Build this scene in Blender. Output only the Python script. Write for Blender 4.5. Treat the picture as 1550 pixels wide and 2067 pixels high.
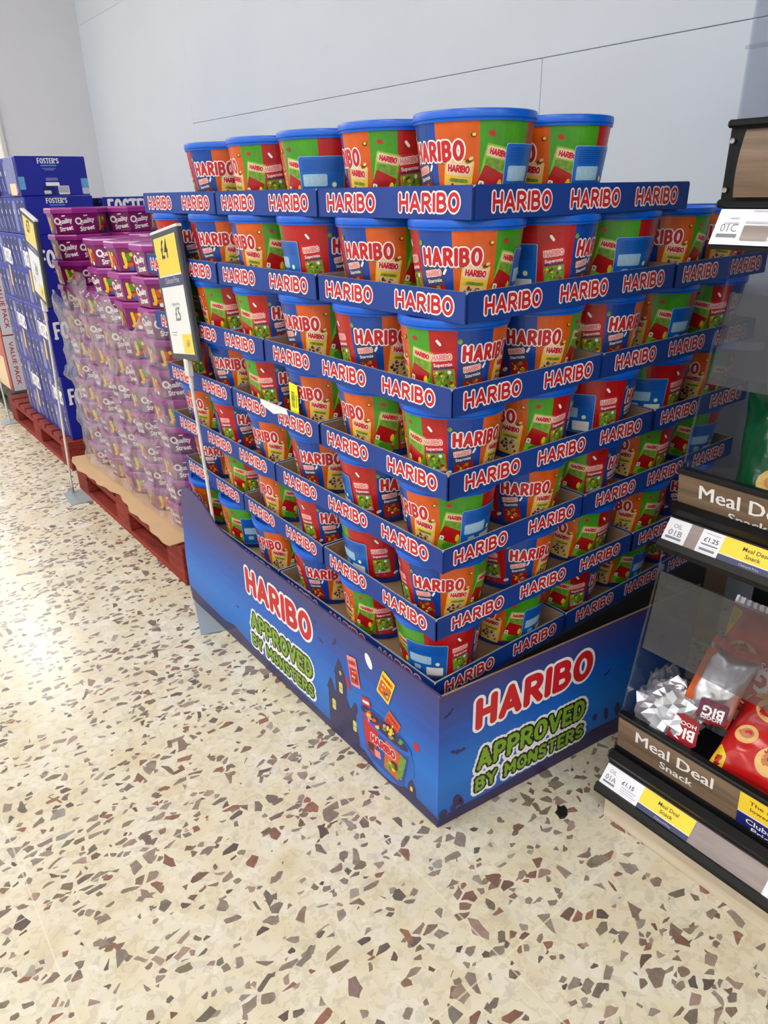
import bpy, math, random
import numpy as np
from mathutils import Matrix, Vector, noise as mnoise

for _o in list(bpy.data.objects):
    bpy.data.objects.remove(_o, do_unlink=True)
scene = bpy.context.scene
COL = scene.collection
RND = random.Random(7)
# world axes: X runs from the aisle to the back wall, Y runs along the aisle (away from the camera), Z is up; metres

# ------------------------------------------------------------------ camera
cam_d = bpy.data.cameras.new('camera')
cam = bpy.data.objects.new('camera', cam_d)
COL.objects.link(cam)
cam_d.sensor_fit = 'HORIZONTAL'
cam_d.sensor_width = 36.0
cam_d.lens = 1450.76 * 36.0 / 1550.0
cam_d.clip_start = 0.02
cam_d.clip_end = 80
cam.matrix_world = Matrix(((0.78632355, 0.26528473, -0.55795993, -0.75160163),
                           (-0.61754406, 0.31075349, -0.72254522, -0.81276966),
                           (-0.01829222, 0.91271917, 0.40817780, 1.22195774),
                           (0, 0, 0, 1)))
scene.camera = cam

# ------------------------------------------------------------------ world and exposure
world = bpy.data.worlds.new('store_ambience')
scene.world = world
world.use_nodes = True
world.node_tree.nodes['Background'].inputs[0].default_value = (0.93, 0.96, 1.0, 1)
world.node_tree.nodes['Background'].inputs[1].default_value = 0.66
LAMP = 22.0
scene.view_settings.view_transform = 'Standard'
scene.view_settings.look = 'None'
scene.view_settings.exposure = 0.25
scene.view_settings.gamma = 1.0
scene.view_settings.use_curve_mapping = False


# ------------------------------------------------------------------ helpers
def lin(c):
    return tuple(((x / 255.0) / 12.92 if x / 255.0 <= 0.04045 else ((x / 255.0 + 0.055) / 1.055) ** 2.4) for x in c)


def mat(name, rgb, rough=0.5, var=0.06, scale=14.0, metal=0.0, bump=0.0, spec=0.5, coat=0.0):
    """procedural surface: base colour gently varied by noise, optional fine relief"""
    m = bpy.data.materials.new(name)
    m.use_nodes = True
    nt = m.node_tree
    b = nt.nodes['Principled BSDF']
    c = lin(rgb)
    b.inputs['Roughness'].default_value = rough
    b.inputs['Metallic'].default_value = metal
    b.inputs['Specular IOR Level'].default_value = spec
    b.inputs['Coat Weight'].default_value = coat
    b.inputs['Coat Roughness'].default_value = 0.12
    tc = nt.nodes.new('ShaderNodeTexCoord')
    n = nt.nodes.new('ShaderNodeTexNoise')
    n.inputs['Scale'].default_value = scale
    n.inputs['Detail'].default_value = 3
    nt.links.new(tc.outputs['Object'], n.inputs['Vector'])
    r = nt.nodes.new('ShaderNodeValToRGB')
    r.color_ramp.elements[0].position = 0.3
    r.color_ramp.elements[1].position = 0.7
    r.color_ramp.elements[0].color = tuple(x * (1 - var) for x in c) + (1,)
    r.color_ramp.elements[1].color = tuple(min(1, x * (1 + var)) for x in c) + (1,)
    nt.links.new(n.outputs['Fac'], r.inputs['Fac'])
    nt.links.new(r.outputs['Color'], b.inputs['Base Color'])
    if bump:
        bp = nt.nodes.new('ShaderNodeBump')
        bp.inputs['Strength'].default_value = bump
        bp.inputs['Distance'].default_value = 0.002
        n2 = nt.nodes.new('ShaderNodeTexNoise')
        n2.inputs['Scale'].default_value = scale * 9
        nt.links.new(tc.outputs['Object'], n2.inputs['Vector'])
        nt.links.new(n2.outputs['Fac'], bp.inputs['Height'])
        nt.links.new(bp.outputs['Normal'], b.inputs['Normal'])
    return m


def wood_mat(name, dark, light, rough=0.5, axis='Y', scale=6.0):
    m = bpy.data.materials.new(name)
    m.use_nodes = True
    nt = m.node_tree
    b = nt.nodes['Principled BSDF']
    b.inputs['Roughness'].default_value = rough
    tc = nt.nodes.new('ShaderNodeTexCoord')
    mp = nt.nodes.new('ShaderNodeMapping')
    s = {'X': (1, 14, 14), 'Y': (14, 1, 14), 'Z': (14, 14, 1)}[axis]
    mp.inputs['Scale'].default_value = s
    n = nt.nodes.new('ShaderNodeTexNoise')
    n.inputs['Scale'].default_value = scale
    n.inputs['Detail'].default_value = 6
    n.inputs['Distortion'].default_value = 0.6
    r = nt.nodes.new('ShaderNodeValToRGB')
    r.color_ramp.elements[0].position = 0.3
    r.color_ramp.elements[1].position = 0.72
    r.color_ramp.elements[0].color = lin(dark) + (1,)
    r.color_ramp.elements[1].color = lin(light) + (1,)
    nt.links.new(tc.outputs['Object'], mp.inputs['Vector'])
    nt.links.new(mp.outputs['Vector'], n.inputs['Vector'])
    nt.links.new(n.outputs['Fac'], r.inputs['Fac'])
    nt.links.new(r.outputs['Color'], b.inputs['Base Color'])
    return m


def clear_mat(name, tint, alpha, rough=0.08, wrinkle=0.0, scale=20.0, streak=0.0, gloss=1.0):
    """thin clear plastic: transparent with a Fresnel gloss and a little haze"""
    m = bpy.data.materials.new(name)
    m.use_nodes = True
    nt = m.node_tree
    nt.nodes.remove(nt.nodes['Principled BSDF'])
    out = nt.nodes['Material Output']
    tr = nt.nodes.new('ShaderNodeBsdfTransparent')
    tr.inputs['Color'].default_value = lin(tint) + (1,)
    df = nt.nodes.new('ShaderNodeBsdfDiffuse')
    df.inputs['Color'].default_value = (0.75, 0.76, 0.8, 1)
    gl = nt.nodes.new('ShaderNodeBsdfGlossy')
    gl.inputs['Roughness'].default_value = rough
    gl.inputs['Color'].default_value = (gloss, gloss, gloss, 1)
    lw = nt.nodes.new('ShaderNodeLayerWeight')
    lw.inputs['Blend'].default_value = .5
    pw = nt.nodes.new('ShaderNodeMath')
    pw.operation = 'POWER'
    pw.inputs[1].default_value = 4.0
    nt.links.new(lw.outputs['Facing'], pw.inputs[0])
    fr = nt.nodes.new('ShaderNodeMath')
    fr.operation = 'MULTIPLY_ADD'
    fr.inputs[1].default_value = .55
    fr.inputs[2].default_value = .035
    nt.links.new(pw.outputs[0], fr.inputs[0])
    m1 = nt.nodes.new('ShaderNodeMixShader')
    m2 = nt.nodes.new('ShaderNodeMixShader')
    m1.inputs[0].default_value = alpha
    nt.links.new(tr.outputs[0], m1.inputs[1])
    nt.links.new(df.outputs[0], m1.inputs[2])
    nt.links.new(fr.outputs[0], m2.inputs[0])
    nt.links.new(m1.outputs[0], m2.inputs[1])
    nt.links.new(gl.outputs[0], m2.inputs[2])
    nt.links.new(m2.outputs[0], out.inputs['Surface'])
    if wrinkle or streak:
        tc = nt.nodes.new('ShaderNodeTexCoord')
        n = nt.nodes.new('ShaderNodeTexNoise')
        n.inputs['Scale'].default_value = scale
        n.inputs['Detail'].default_value = 4
        n.inputs['Distortion'].default_value = 1.2
        nt.links.new(tc.outputs['Object'], n.inputs['Vector'])
        if wrinkle:
            bp = nt.nodes.new('ShaderNodeBump')
            bp.inputs['Strength'].default_value = wrinkle
            bp.inputs['Distance'].default_value = 0.01
            nt.links.new(n.outputs['Fac'], bp.inputs['Height'])
            for x in (gl, lw, df):
                nt.links.new(bp.outputs['Normal'], x.inputs['Normal'])
        if streak:
            mr = nt.nodes.new('ShaderNodeMapRange')
            mr.inputs['From Min'].default_value = 0.38
            mr.inputs['From Max'].default_value = 0.7
            mr.inputs['To Min'].default_value = alpha * 0.35
            mr.inputs['To Max'].default_value = streak
            nt.links.new(n.outputs['Fac'], mr.inputs['Value'])
            nt.links.new(mr.outputs['Result'], m1.inputs[0])
    return m


def rect(mb, x0, x1, y0, y1, mp, mi=0):
    mb.add([mp(x0, y0), mp(x1, y0), mp(x1, y1), mp(x0, y1)], [(0, 1, 2, 3)], mi)


class MB:
    def __init__(s):
        s.v = []
        s.f = []
        s.m = []

    def add(s, vs, fs, mi=0):
        o = len(s.v)
        s.v += [tuple(p) for p in vs]
        for i, f in enumerate(fs):
            s.f.append(tuple(o + k for k in f))
            s.m.append(mi[i] if isinstance(mi, (list, tuple)) else mi)

    def box(s, x0, x1, y0, y1, z0, z1, mi=0):
        """mi: one index, or six for (-x,+x,-y,+y,-z,+z)"""
        vs = [(x, y, z) for x in (x0, x1) for y in (y0, y1) for z in (z0, z1)]
        fs = [(0, 1, 3, 2), (4, 6, 7, 5), (0, 4, 5, 1), (2, 3, 7, 6), (0, 2, 6, 4), (1, 5, 7, 3)]
        s.add(vs, fs, mi)

    def bevbox(s, x0, x1, y0, y1, z0, z1, b, mi=0):
        pts = []
        for x, sx in ((x0, 1), (x1, -1)):
            for y, sy in ((y0, 1), (y1, -1)):
                for z, sz in ((z0, 1), (z1, -1)):
                    pts.append(((x, y, z), (sx, sy, sz)))
        vs = []
        idx = {}
        for k, (p, q) in enumerate(pts):
            for a in range(3):
                r = list(p)
                for j in range(3):
                    if j != a:
                        r[j] += q[j] * b
                idx[(k, a)] = len(vs)
                vs.append(r)
        K = lambda i, j, l: i * 4 + j * 2 + l
        fs = []
        for a in range(3):
            for e in (0, 1):
                c = []
                for (p, q) in ((0, 0), (0, 1), (1, 1), (1, 0)):
                    t = [0, 0, 0]
                    t[a] = e
                    t[(a + 1) % 3] = p
                    t[(a + 2) % 3] = q
                    c.append(idx[(K(*t), a)])
                fs.append(c if e == 0 else c[::-1])
        for a in range(3):
            b1, b2 = (a + 1) % 3, (a + 2) % 3
            for p in (0, 1):
                for q in (0, 1):
                    t0 = [0, 0, 0]
                    t0[b1] = p
                    t0[b2] = q
                    t1 = list(t0)
                    t1[a] = 1
                    k0, k1 = K(*t0), K(*t1)
                    fs.append([idx[(k0, b1)], idx[(k1, b1)], idx[(k1, b2)], idx[(k0, b2)]])
        for k in range(8):
            fs.append([idx[(k, 0)], idx[(k, 1)], idx[(k, 2)]])
        s.add(vs, fs, mi)

    def lathe(s, prof, n=32, mi=0, cx=0, cy=0):
        o = len(s.v)
        for r, z in prof:
            for k in range(n):
                a = 2 * math.pi * k / n
                s.v.append((cx + r * math.cos(a), cy + r * math.sin(a), z))
        for i in range(len(prof) - 1):
            for k in range(n):
                k2 = (k + 1) % n
                s.f.append((o + i * n + k, o + i * n + k2, o + (i + 1) * n + k2, o + (i + 1) * n + k))
                s.m.append(mi[i] if isinstance(mi, (list, tuple)) else mi)

    def tube(s, a, b, r, n=10, mi=0):
        a, b = Vector(a), Vector(b)
        d = (b - a).normalized()
        u = d.cross(Vector((0, 0, 1)))
        if u.length < 1e-3:
            u = Vector((1, 0, 0))
        u.normalize()
        w = d.cross(u)
        vs = []
        for p in (a, b):
            for k in range(n):
                t = 2 * math.pi * k / n
                vs.append(p + u * (r * math.cos(t)) + w * (r * math.sin(t)))
        fs = [(k, (k + 1) % n, n + (k + 1) % n, n + k) for k in range(n)]
        fs += [tuple(range(n))[::-1], tuple(range(n, 2 * n))]
        s.add(vs, fs, mi)

    def grid(s, nu, nv, fn, mi=0):
        vs = [fn(i / nu, j / nv) for j in range(nv + 1) for i in range(nu + 1)]
        fs = [(j * (nu + 1) + i, j * (nu + 1) + i + 1, (j + 1) * (nu + 1) + i + 1, (j + 1) * (nu + 1) + i)
              for j in range(nv) for i in range(nu)]
        s.add(vs, fs, mi)

    def prism(s, pts, map0, map1, mi=0):
        """closed outline pts mapped twice (front / back) and joined"""
        n = len(pts)
        vs = [map0(p) for p in pts] + [map1(p) for p in pts]
        fs = [tuple(range(n)), tuple(range(2 * n - 1, n - 1, -1))]
        fs += [(k, n + k, n + (k + 1) % n, (k + 1) % n) for k in range(n)]
        s.add(vs, fs, mi)

    def mesh(s, name, mats, smooth=False):
        me = bpy.data.meshes.new(name)
        me.from_pydata(s.v, [], s.f)
        for m in mats:
            me.materials.append(m)
        if len(mats) > 1:
            me.polygons.foreach_set('material_index', s.m)
        if smooth:
            me.polygons.foreach_set('use_smooth', [True] * len(me.polygons))
            try:
                me.set_sharp_from_angle(angle=math.radians(38))
            except Exception:
                pass
        me.update()
        return me


def ob(name, me, parent=None, loc=(0, 0, 0), rz=0.0, rot=None):
    o = bpy.data.objects.new(name, me)
    COL.objects.link(o)
    o.location = loc
    o.rotation_euler = rot if rot else (0, 0, rz)
    if parent is not None:
        o.parent = parent
    return o


def tag(o, label, cat, group=None):
    o['label'] = label
    o['category'] = cat
    if group:
        o['group'] = group
    return o


def thing(name, label, cat, loc=(0, 0, 0), rz=0.0, group=None):
    return tag(ob(name, None, None, loc, rz), label, cat, group)


def struct(o):
    o['kind'] = 'structure'
    return o


# ---- flat print: signed-distance shapes filled on a grid (so that they can wrap round a tub)
def fill(mb, F, x0, x1, y0, y1, step, mp, mi=0, level=0.0, run=10 ** 6):
    nx = max(2, int(math.ceil((x1 - x0) / step)))
    ny = max(2, int(math.ceil((y1 - y0) / step)))
    xs = np.linspace(x0, x1, nx + 1)
    ys = np.linspace(y0, y1, ny + 1)
    X, Y = np.meshgrid(xs, ys)
    D = F(X, Y) - level
    cache = {}
    V = []

    def corner(i, j):
        k = (i, j)
        if k not in cache:
            cache[k] = len(V)
            V.append((xs[i], ys[j]))
        return cache[k]

    def cross(i, j, i2, j2):
        if (i2, j2) < (i, j):
            i, j, i2, j2 = i2, j2, i, j
        k = (i, j, i2, j2)
        if k not in cache:
            a, b = D[j, i], D[j2, i2]
            t = a / (a - b)
            cache[k] = len(V)
            V.append((xs[i] + (xs[i2] - xs[i]) * t, ys[j] + (ys[j2] - ys[j]) * t))
        return cache[k]
    FS = []
    IN = D < 0
    for j in range(ny):
        i = 0
        while i < nx:
            c = (IN[j, i], IN[j, i + 1], IN[j + 1, i + 1], IN[j + 1, i])
            if not any(c):
                i += 1
                continue
            if all(c):
                i0 = i
                while i < nx and i - i0 < run and IN[j, i] and IN[j, i + 1] and IN[j + 1, i] and IN[j + 1, i + 1]:
                    i += 1
                FS.append((corner(i0, j), corner(i, j), corner(i, j + 1), corner(i0, j + 1)))
                continue
            q = ((i, j), (i + 1, j), (i + 1, j + 1), (i, j + 1))
            poly = []
            for k in range(4):
                a, b = q[k], q[(k + 1) % 4]
                if c[k]:
                    poly.append(corner(*a))
                if c[k] != c[(k + 1) % 4]:
                    poly.append(cross(a[0], a[1], b[0], b[1]))
            if len(poly) > 2:
                FS.append(tuple(poly))
            i += 1
    mb.add([mp(x, y) for x, y in V], FS, mi)


def rbox(cx, cy, w, h, ang=0.0, r=0.0):
    ca, sa = math.cos(math.radians(ang)), math.sin(math.radians(ang))

    def F(X, Y):
        dx, dy = X - cx, Y - cy
        u = np.abs(dx * ca + dy * sa) - w / 2 + r
        v = np.abs(-dx * sa + dy * ca) - h / 2 + r
        return np.hypot(np.maximum(u, 0), np.maximum(v, 0)) + np.minimum(np.maximum(u, v), 0) - r
    return F


def ell(cx, cy, rx, ry, ang=0.0):
    ca, sa = math.cos(math.radians(ang)), math.sin(math.radians(ang))

    def F(X, Y):
        dx, dy = X - cx, Y - cy
        u, v = (dx * ca + dy * sa) / rx, (-dx * sa + dy * ca) / ry
        return (np.hypot(u, v) - 1) * min(rx, ry)
    return F


def poly_sdf(pts):
    def F(X, Y):
        d = np.full(X.shape, 1e9)
        inside = np.zeros(X.shape, bool)
        n = len(pts)
        for k in range(n):
            ax, ay = pts[k]
            bx, by = pts[(k + 1) % n]
            t = np.clip(((X - ax) * (bx - ax) + (Y - ay) * (by - ay)) / max(1e-12, (bx - ax) ** 2 + (by - ay) ** 2), 0, 1)
            d = np.minimum(d, np.hypot(X - ax - t * (bx - ax), Y - ay - t * (by - ay)))
            c = ((ay > Y) != (by > Y)) & (X < (bx - ax) * (Y - ay) / ((by - ay) if by != ay else 1e-9) + ax)
            inside ^= c
        return np.where(inside, -d, d)
    return F


def arc(cx, cy, rx, ry, a0, a1, n=8):
    return [(cx + rx * math.cos(math.radians(a0 + (a1 - a0) * k / n)), cy + ry * math.sin(math.radians(a0 + (a1 - a0) * k / n)))
            for k in range(n + 1)]


GL = {
    'H': (.6, [[(0, 0), (0, 1)], [(.6, 0), (.6, 1)], [(0, .5), (.6, .5)]]),
    'A': (.7, [[(0, 0), (.35, 1), (.7, 0)], [(.14, .28), (.56, .28)]]),
    'R': (.58, [[(0, 0), (0, 1), (.28, 1)] + arc(.28, .74, .27, .26, 90, -90) + [(0, .48)], [(.25, .48), (.58, 0)]]),
    'I': (.0, [[(0, 0), (0, 1)]]),
    'B': (.58, [[(0, 0), (0, 1), (.28, 1)] + arc(.28, .76, .24, .24, 90, -90) + [(0, .52)],
               [(.28, .52)] + arc(.3, .26, .28, .26, 90, -90) + [(0, 0)]]),
    'O': (.66, [arc(.33, .5, .33, .5, 0, 360, 24)]),
    'P': (.55, [[(0, 0), (0, 1), (.28, 1)] + arc(.28, .73, .27, .27, 90, -90) + [(0, .46)]]),
    'V': (.66, [[(0, 1), (.33, 0), (.66, 1)]]),
    'E': (.48, [[(.48, 1), (0, 1), (0, 0), (.48, 0)], [(0, .5), (.4, .5)]]),
    'D': (.58, [[(0, 0), (0, 1), (.22, 1)] + arc(.22, .5, .36, .5, 90, -90, 12) + [(0, 0)]]),
    'Y': (.62, [[(0, 1), (.31, .45), (.62, 1)], [(.31, .45), (.31, 0)]]),
    'M': (.76, [[(0, 0), (0, 1), (.38, .35), (.76, 1), (.76, 0)]]),
    'N': (.6, [[(0, 0), (0, 1), (.6, 0), (.6, 1)]]),
    'S': (.52, [arc(.27, .75, .25, .25, 30, 270, 10) + arc(.26, .25, .26, .25, 90, -150, 10)]),
    'T': (.58, [[(0, 1), (.58, 1)], [(.29, 1), (.29, 0)]]),
    'F': (.46, [[(.46, 1), (0, 1), (0, 0)], [(0, .52), (.38, .52)]]),
    "'": (.0, [[(0, 1), (-.04, .72)]]),
    'G': (.6, [arc(.32, .5, .31, .5, 50, 320, 14) + [(.6, .45), (.36, .45)]]),
    ' ': (.25, []),
}


def word(text, w, h, r, gap=.3, serif=0.0):
    """stroke-built word, centred, overall size w x h; r is half the stroke (same unit). Returns sdf."""
    x = 0
    segs = []
    for ch in text:
        gw, ls = GL[ch]
        for l in ls:
            for a, b in zip(l[:-1], l[1:]):
                segs.append((x + a[0], a[1], x + b[0], b[1]))
            if serif and ch not in "OS'":
                for e in (l[0], l[-1]):
                    if e[1] in (0, 1) and not (ch in 'EFT' and e[1] == 1 and e[0] > .4):
                        segs.append((x + e[0] - serif, e[1], x + e[0] + serif, e[1]))
        x += gw + gap
    tw = x - gap
    sx, sy = (w - 2 * r) / tw, (h - 2 * r)
    S = [((a - tw / 2) * sx, (b - .5) * sy, (c - tw / 2) * sx, (d - .5) * sy) for a, b, c, d in segs]

    def F(X, Y):
        d = np.full(X.shape, 1e9)
        for ax, ay, bx, by in S:
            L = max(1e-12, (bx - ax) ** 2 + (by - ay) ** 2)
            t = np.clip(((X - ax) * (bx - ax) + (Y - ay) * (by - ay)) / L, 0, 1)
            d = np.minimum(d, np.hypot(X - ax - t * (bx - ax), Y - ay - t * (by - ay)))
        return d - r
    return F


def shift(F, cx, cy, ang=0.0, shear=0.0):
    ca, sa = math.cos(math.radians(ang)), math.sin(math.radians(ang))

    def G(X, Y):
        dx, dy = X - cx, Y - cy
        return F(dx * ca + dy * sa - shear * dy, -dx * sa + dy * ca)
    return G


TEXT = {}


def text2d(s, bold=0.0):
    """built-in font lettering as flat triangles, cap height about 0.7 per unit size"""
    k = (s, bold)
    if k not in TEXT:
        cu = bpy.data.curves.new('t', 'FONT')
        cu.body = s
        cu.size = 1.0
        cu.offset = bold
        cu.resolution_u = 2
        cu.align_x = 'CENTER'
        cu.fill_mode = 'FRONT'
        o = bpy.data.objects.new('t', cu)
        COL.objects.link(o)
        dg = bpy.context.evaluated_depsgraph_get()
        me = o.evaluated_get(dg).to_mesh()
        TEXT[k] = ([(v.co.x, v.co.y) for v in me.vertices], [tuple(p.vertices) for p in me.polygons])
        o.evaluated_get(dg).to_mesh_clear()
        bpy.data.objects.remove(o)
        bpy.data.curves.remove(cu)
    return TEXT[k]


def put(mb, s, cx, cy, h, mp, mi=0, bold=0.0, sx=1.0, ang=0.0, shear=0.0, width=None):
    """lettering centred on (cx, baseline cy) with cap height h"""
    vs, fs = text2d(s, bold)
    k = h / 0.7
    kx = k * sx
    if width:
        xs = [v[0] for v in vs]
        kx = width / (max(xs) - min(xs))
    ca, sa = math.cos(math.radians(ang)), math.sin(math.radians(ang))
    out = []
    for x, y in vs:
        x, y = x * kx + shear * y * k, y * k
        out.append(mp(cx + x * ca - y * sa, cy + x * sa + y * ca))
    mb.add(out, fs, mi)


def flat_negY(y):
    return lambda a, b: (a, y, b)


def flat_negX(x):
    return lambda a, b: (x, -a, b)


# ------------------------------------------------------------------ materials
M = dict(
    wall=mat('wall_paint', (212, 221, 233), .55, .015, 3, bump=.05),
    wallend=mat('wall_paint_end', (224, 226, 232), .6, .015, 3, bump=.05),
    ceil=mat('ceiling_tile', (225, 225, 225), .9, .02),
    white=mat('white_print', (240, 238, 238), .5, .02),
    red=mat('logo_red', (196, 26, 36), .45, .05),
    tray=mat('tray_blue', (6, 54, 138), .55, .08, 8, bump=.05),
    tray_edge=mat('tray_edge_board', (150, 150, 150), .8, .1),
    kraft=mat('brown_board', (146, 118, 92), .85, .1, 10, bump=.15),
    lid=mat('lid_blue', (0, 92, 206), .3, .04),
    tubbase=mat('tub_base_blue', (6, 48, 140), .35, .05),
    p_blue=mat('panel_blue', (10, 66, 158), .3, .12, 30),
    p_orange=mat('panel_orange', (208, 88, 20), .3, .12, 30),
    p_green=mat('panel_green', (66, 146, 30), .3, .15, 30),
    p_red=mat('panel_red', (176, 18, 22), .3, .12, 30),
    info=mat('info_blue', (16, 98, 192), .3, .05, 30),
    pale=mat('pale_blue_print', (160, 196, 222), .4, .08, 200),
    beige=mat('bag_beige', (228, 196, 140), .35, .12, 60),
    yellowbag=mat('bag_yellow', (238, 190, 60), .35, .12, 60),
    pink=mat('bag_pink', (226, 140, 136), .35, .1, 60),
    dark=mat('print_dark', (46, 32, 40), .4, .2, 80),
    plum=mat('print_plum', (104, 44, 70), .4, .3, 120),
    leaf=mat('print_green', (110, 150, 50), .4, .3, 150),
    sun=mat('print_yellow', (236, 206, 40), .4, .15, 60),
    lime=mat('print_lime', (122, 190, 50), .35, .12, 40),
    brown=mat('print_brown', (96, 50, 26), .4, .2, 60),
    black=mat('black_print', (18, 18, 20), .4, .05),
    grey=mat('grey_print', (128, 130, 138), .5, .05),
    lilac=mat('pale_lilac', (196, 196, 214), .5, .05),
    qs=mat('purple_plastic', (122, 22, 96), .28, .06, 12),
    qslid=mat('purple_lid', (150, 40, 134), .25, .06, 12),
    fblue=mat('carton_blue', (14, 30, 150), .4, .08, 6),
    fdark=mat('carton_dark_blue', (10, 20, 92), .4, .08, 6),
    can=mat('printed_can_silver', (112, 118, 176), .35, .15, 40),
    sky=mat('print_light_blue', (96, 160, 214), .4, .1, 30),
    gold=mat('print_gold', (214, 180, 96), .4, .1, 40),
    cream=mat('cream_board', (236, 208, 170), .6, .05),
    pallet=wood_mat('red_painted_wood', (104, 24, 14), (156, 46, 28), .75, 'Y', 5),
    palletx=wood_mat('red_painted_wood_cross', (100, 24, 16), (148, 46, 30), .75, 'X', 5),
    paldark=wood_mat('grey_wood', (52, 50, 46), (84, 80, 74), .8, 'Y', 5),
    sheet=mat('kraft_layer_sheet', (204, 170, 130), .8, .06, 8, bump=.1),
    pole=mat('white_pole', (220, 220, 214), .4, .03),
    plate=mat('grey_steel_plate', (150, 160, 168), .45, .05, metal=.2),
    frame=mat('charcoal_frame', (52, 56, 66), .4, .05),
    signy=mat('sign_yellow', (240, 206, 40), .22, .05, 10),
    signw=mat('sign_white', (228, 230, 232), .22, .02),
    navy=mat('sign_navy', (52, 58, 100), .4, .04),
    navy2=mat('deal_navy', (20, 30, 110), .4, .04),
    ticky=mat('ticket_yellow', (252, 216, 50), .4, .03),
    tickw=mat('ticket_white', (240, 240, 248), .4, .02),
    taupe=wood_mat('taupe_strip', (140, 128, 126), (170, 156, 152), .5, 'Y', 3),
    oak=wood_mat('weathered_oak', (92, 74, 58), (140, 116, 94), .5, 'Y', 4),
    paleoak=wood_mat('pale_wood_kick', (196, 180, 156), (224, 210, 188), .45, 'Y', 3),
    blackm=mat('black_shelf_metal', (14, 15, 17), .42, .1, 20, spec=.3),
    steel=mat('screw_steel', (190, 190, 190), .3, .05, metal=.9),
    foil=mat('silver_foil', (228, 230, 236), .32, .05, metal=.85),
    redbag=mat('crisp_bag_red', (196, 28, 26), .22, .08, 20),
    greenbag=mat('crisp_bag_green', (8, 76, 44), .18, .12, 20),
    ring=mat('ring_snack', (232, 186, 110), .4, .12, 40),
    ringd=mat('ring_snack_shade', (190, 120, 60), .4, .12, 40),
    night0=mat('night_violet', (44, 36, 84), .4, .06),
    acryl=clear_mat('clear_acrylic', (240, 241, 245), .012, .03),
    smoke=clear_mat('hazy_acrylic_flap', (208, 206, 209), .028, .05),
    film=clear_mat('shrink_film', (244, 242, 247), .05, .08, .6, 14, .26),
    inner=mat('shade_darkened_board', (74, 62, 54), .85, .1, 10),  # brown board darkened to paint in the shade behind the skirt panel
    filmc=clear_mat('clear_film', (240, 240, 244), .06, .10, .4, 40, .2),
)


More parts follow.
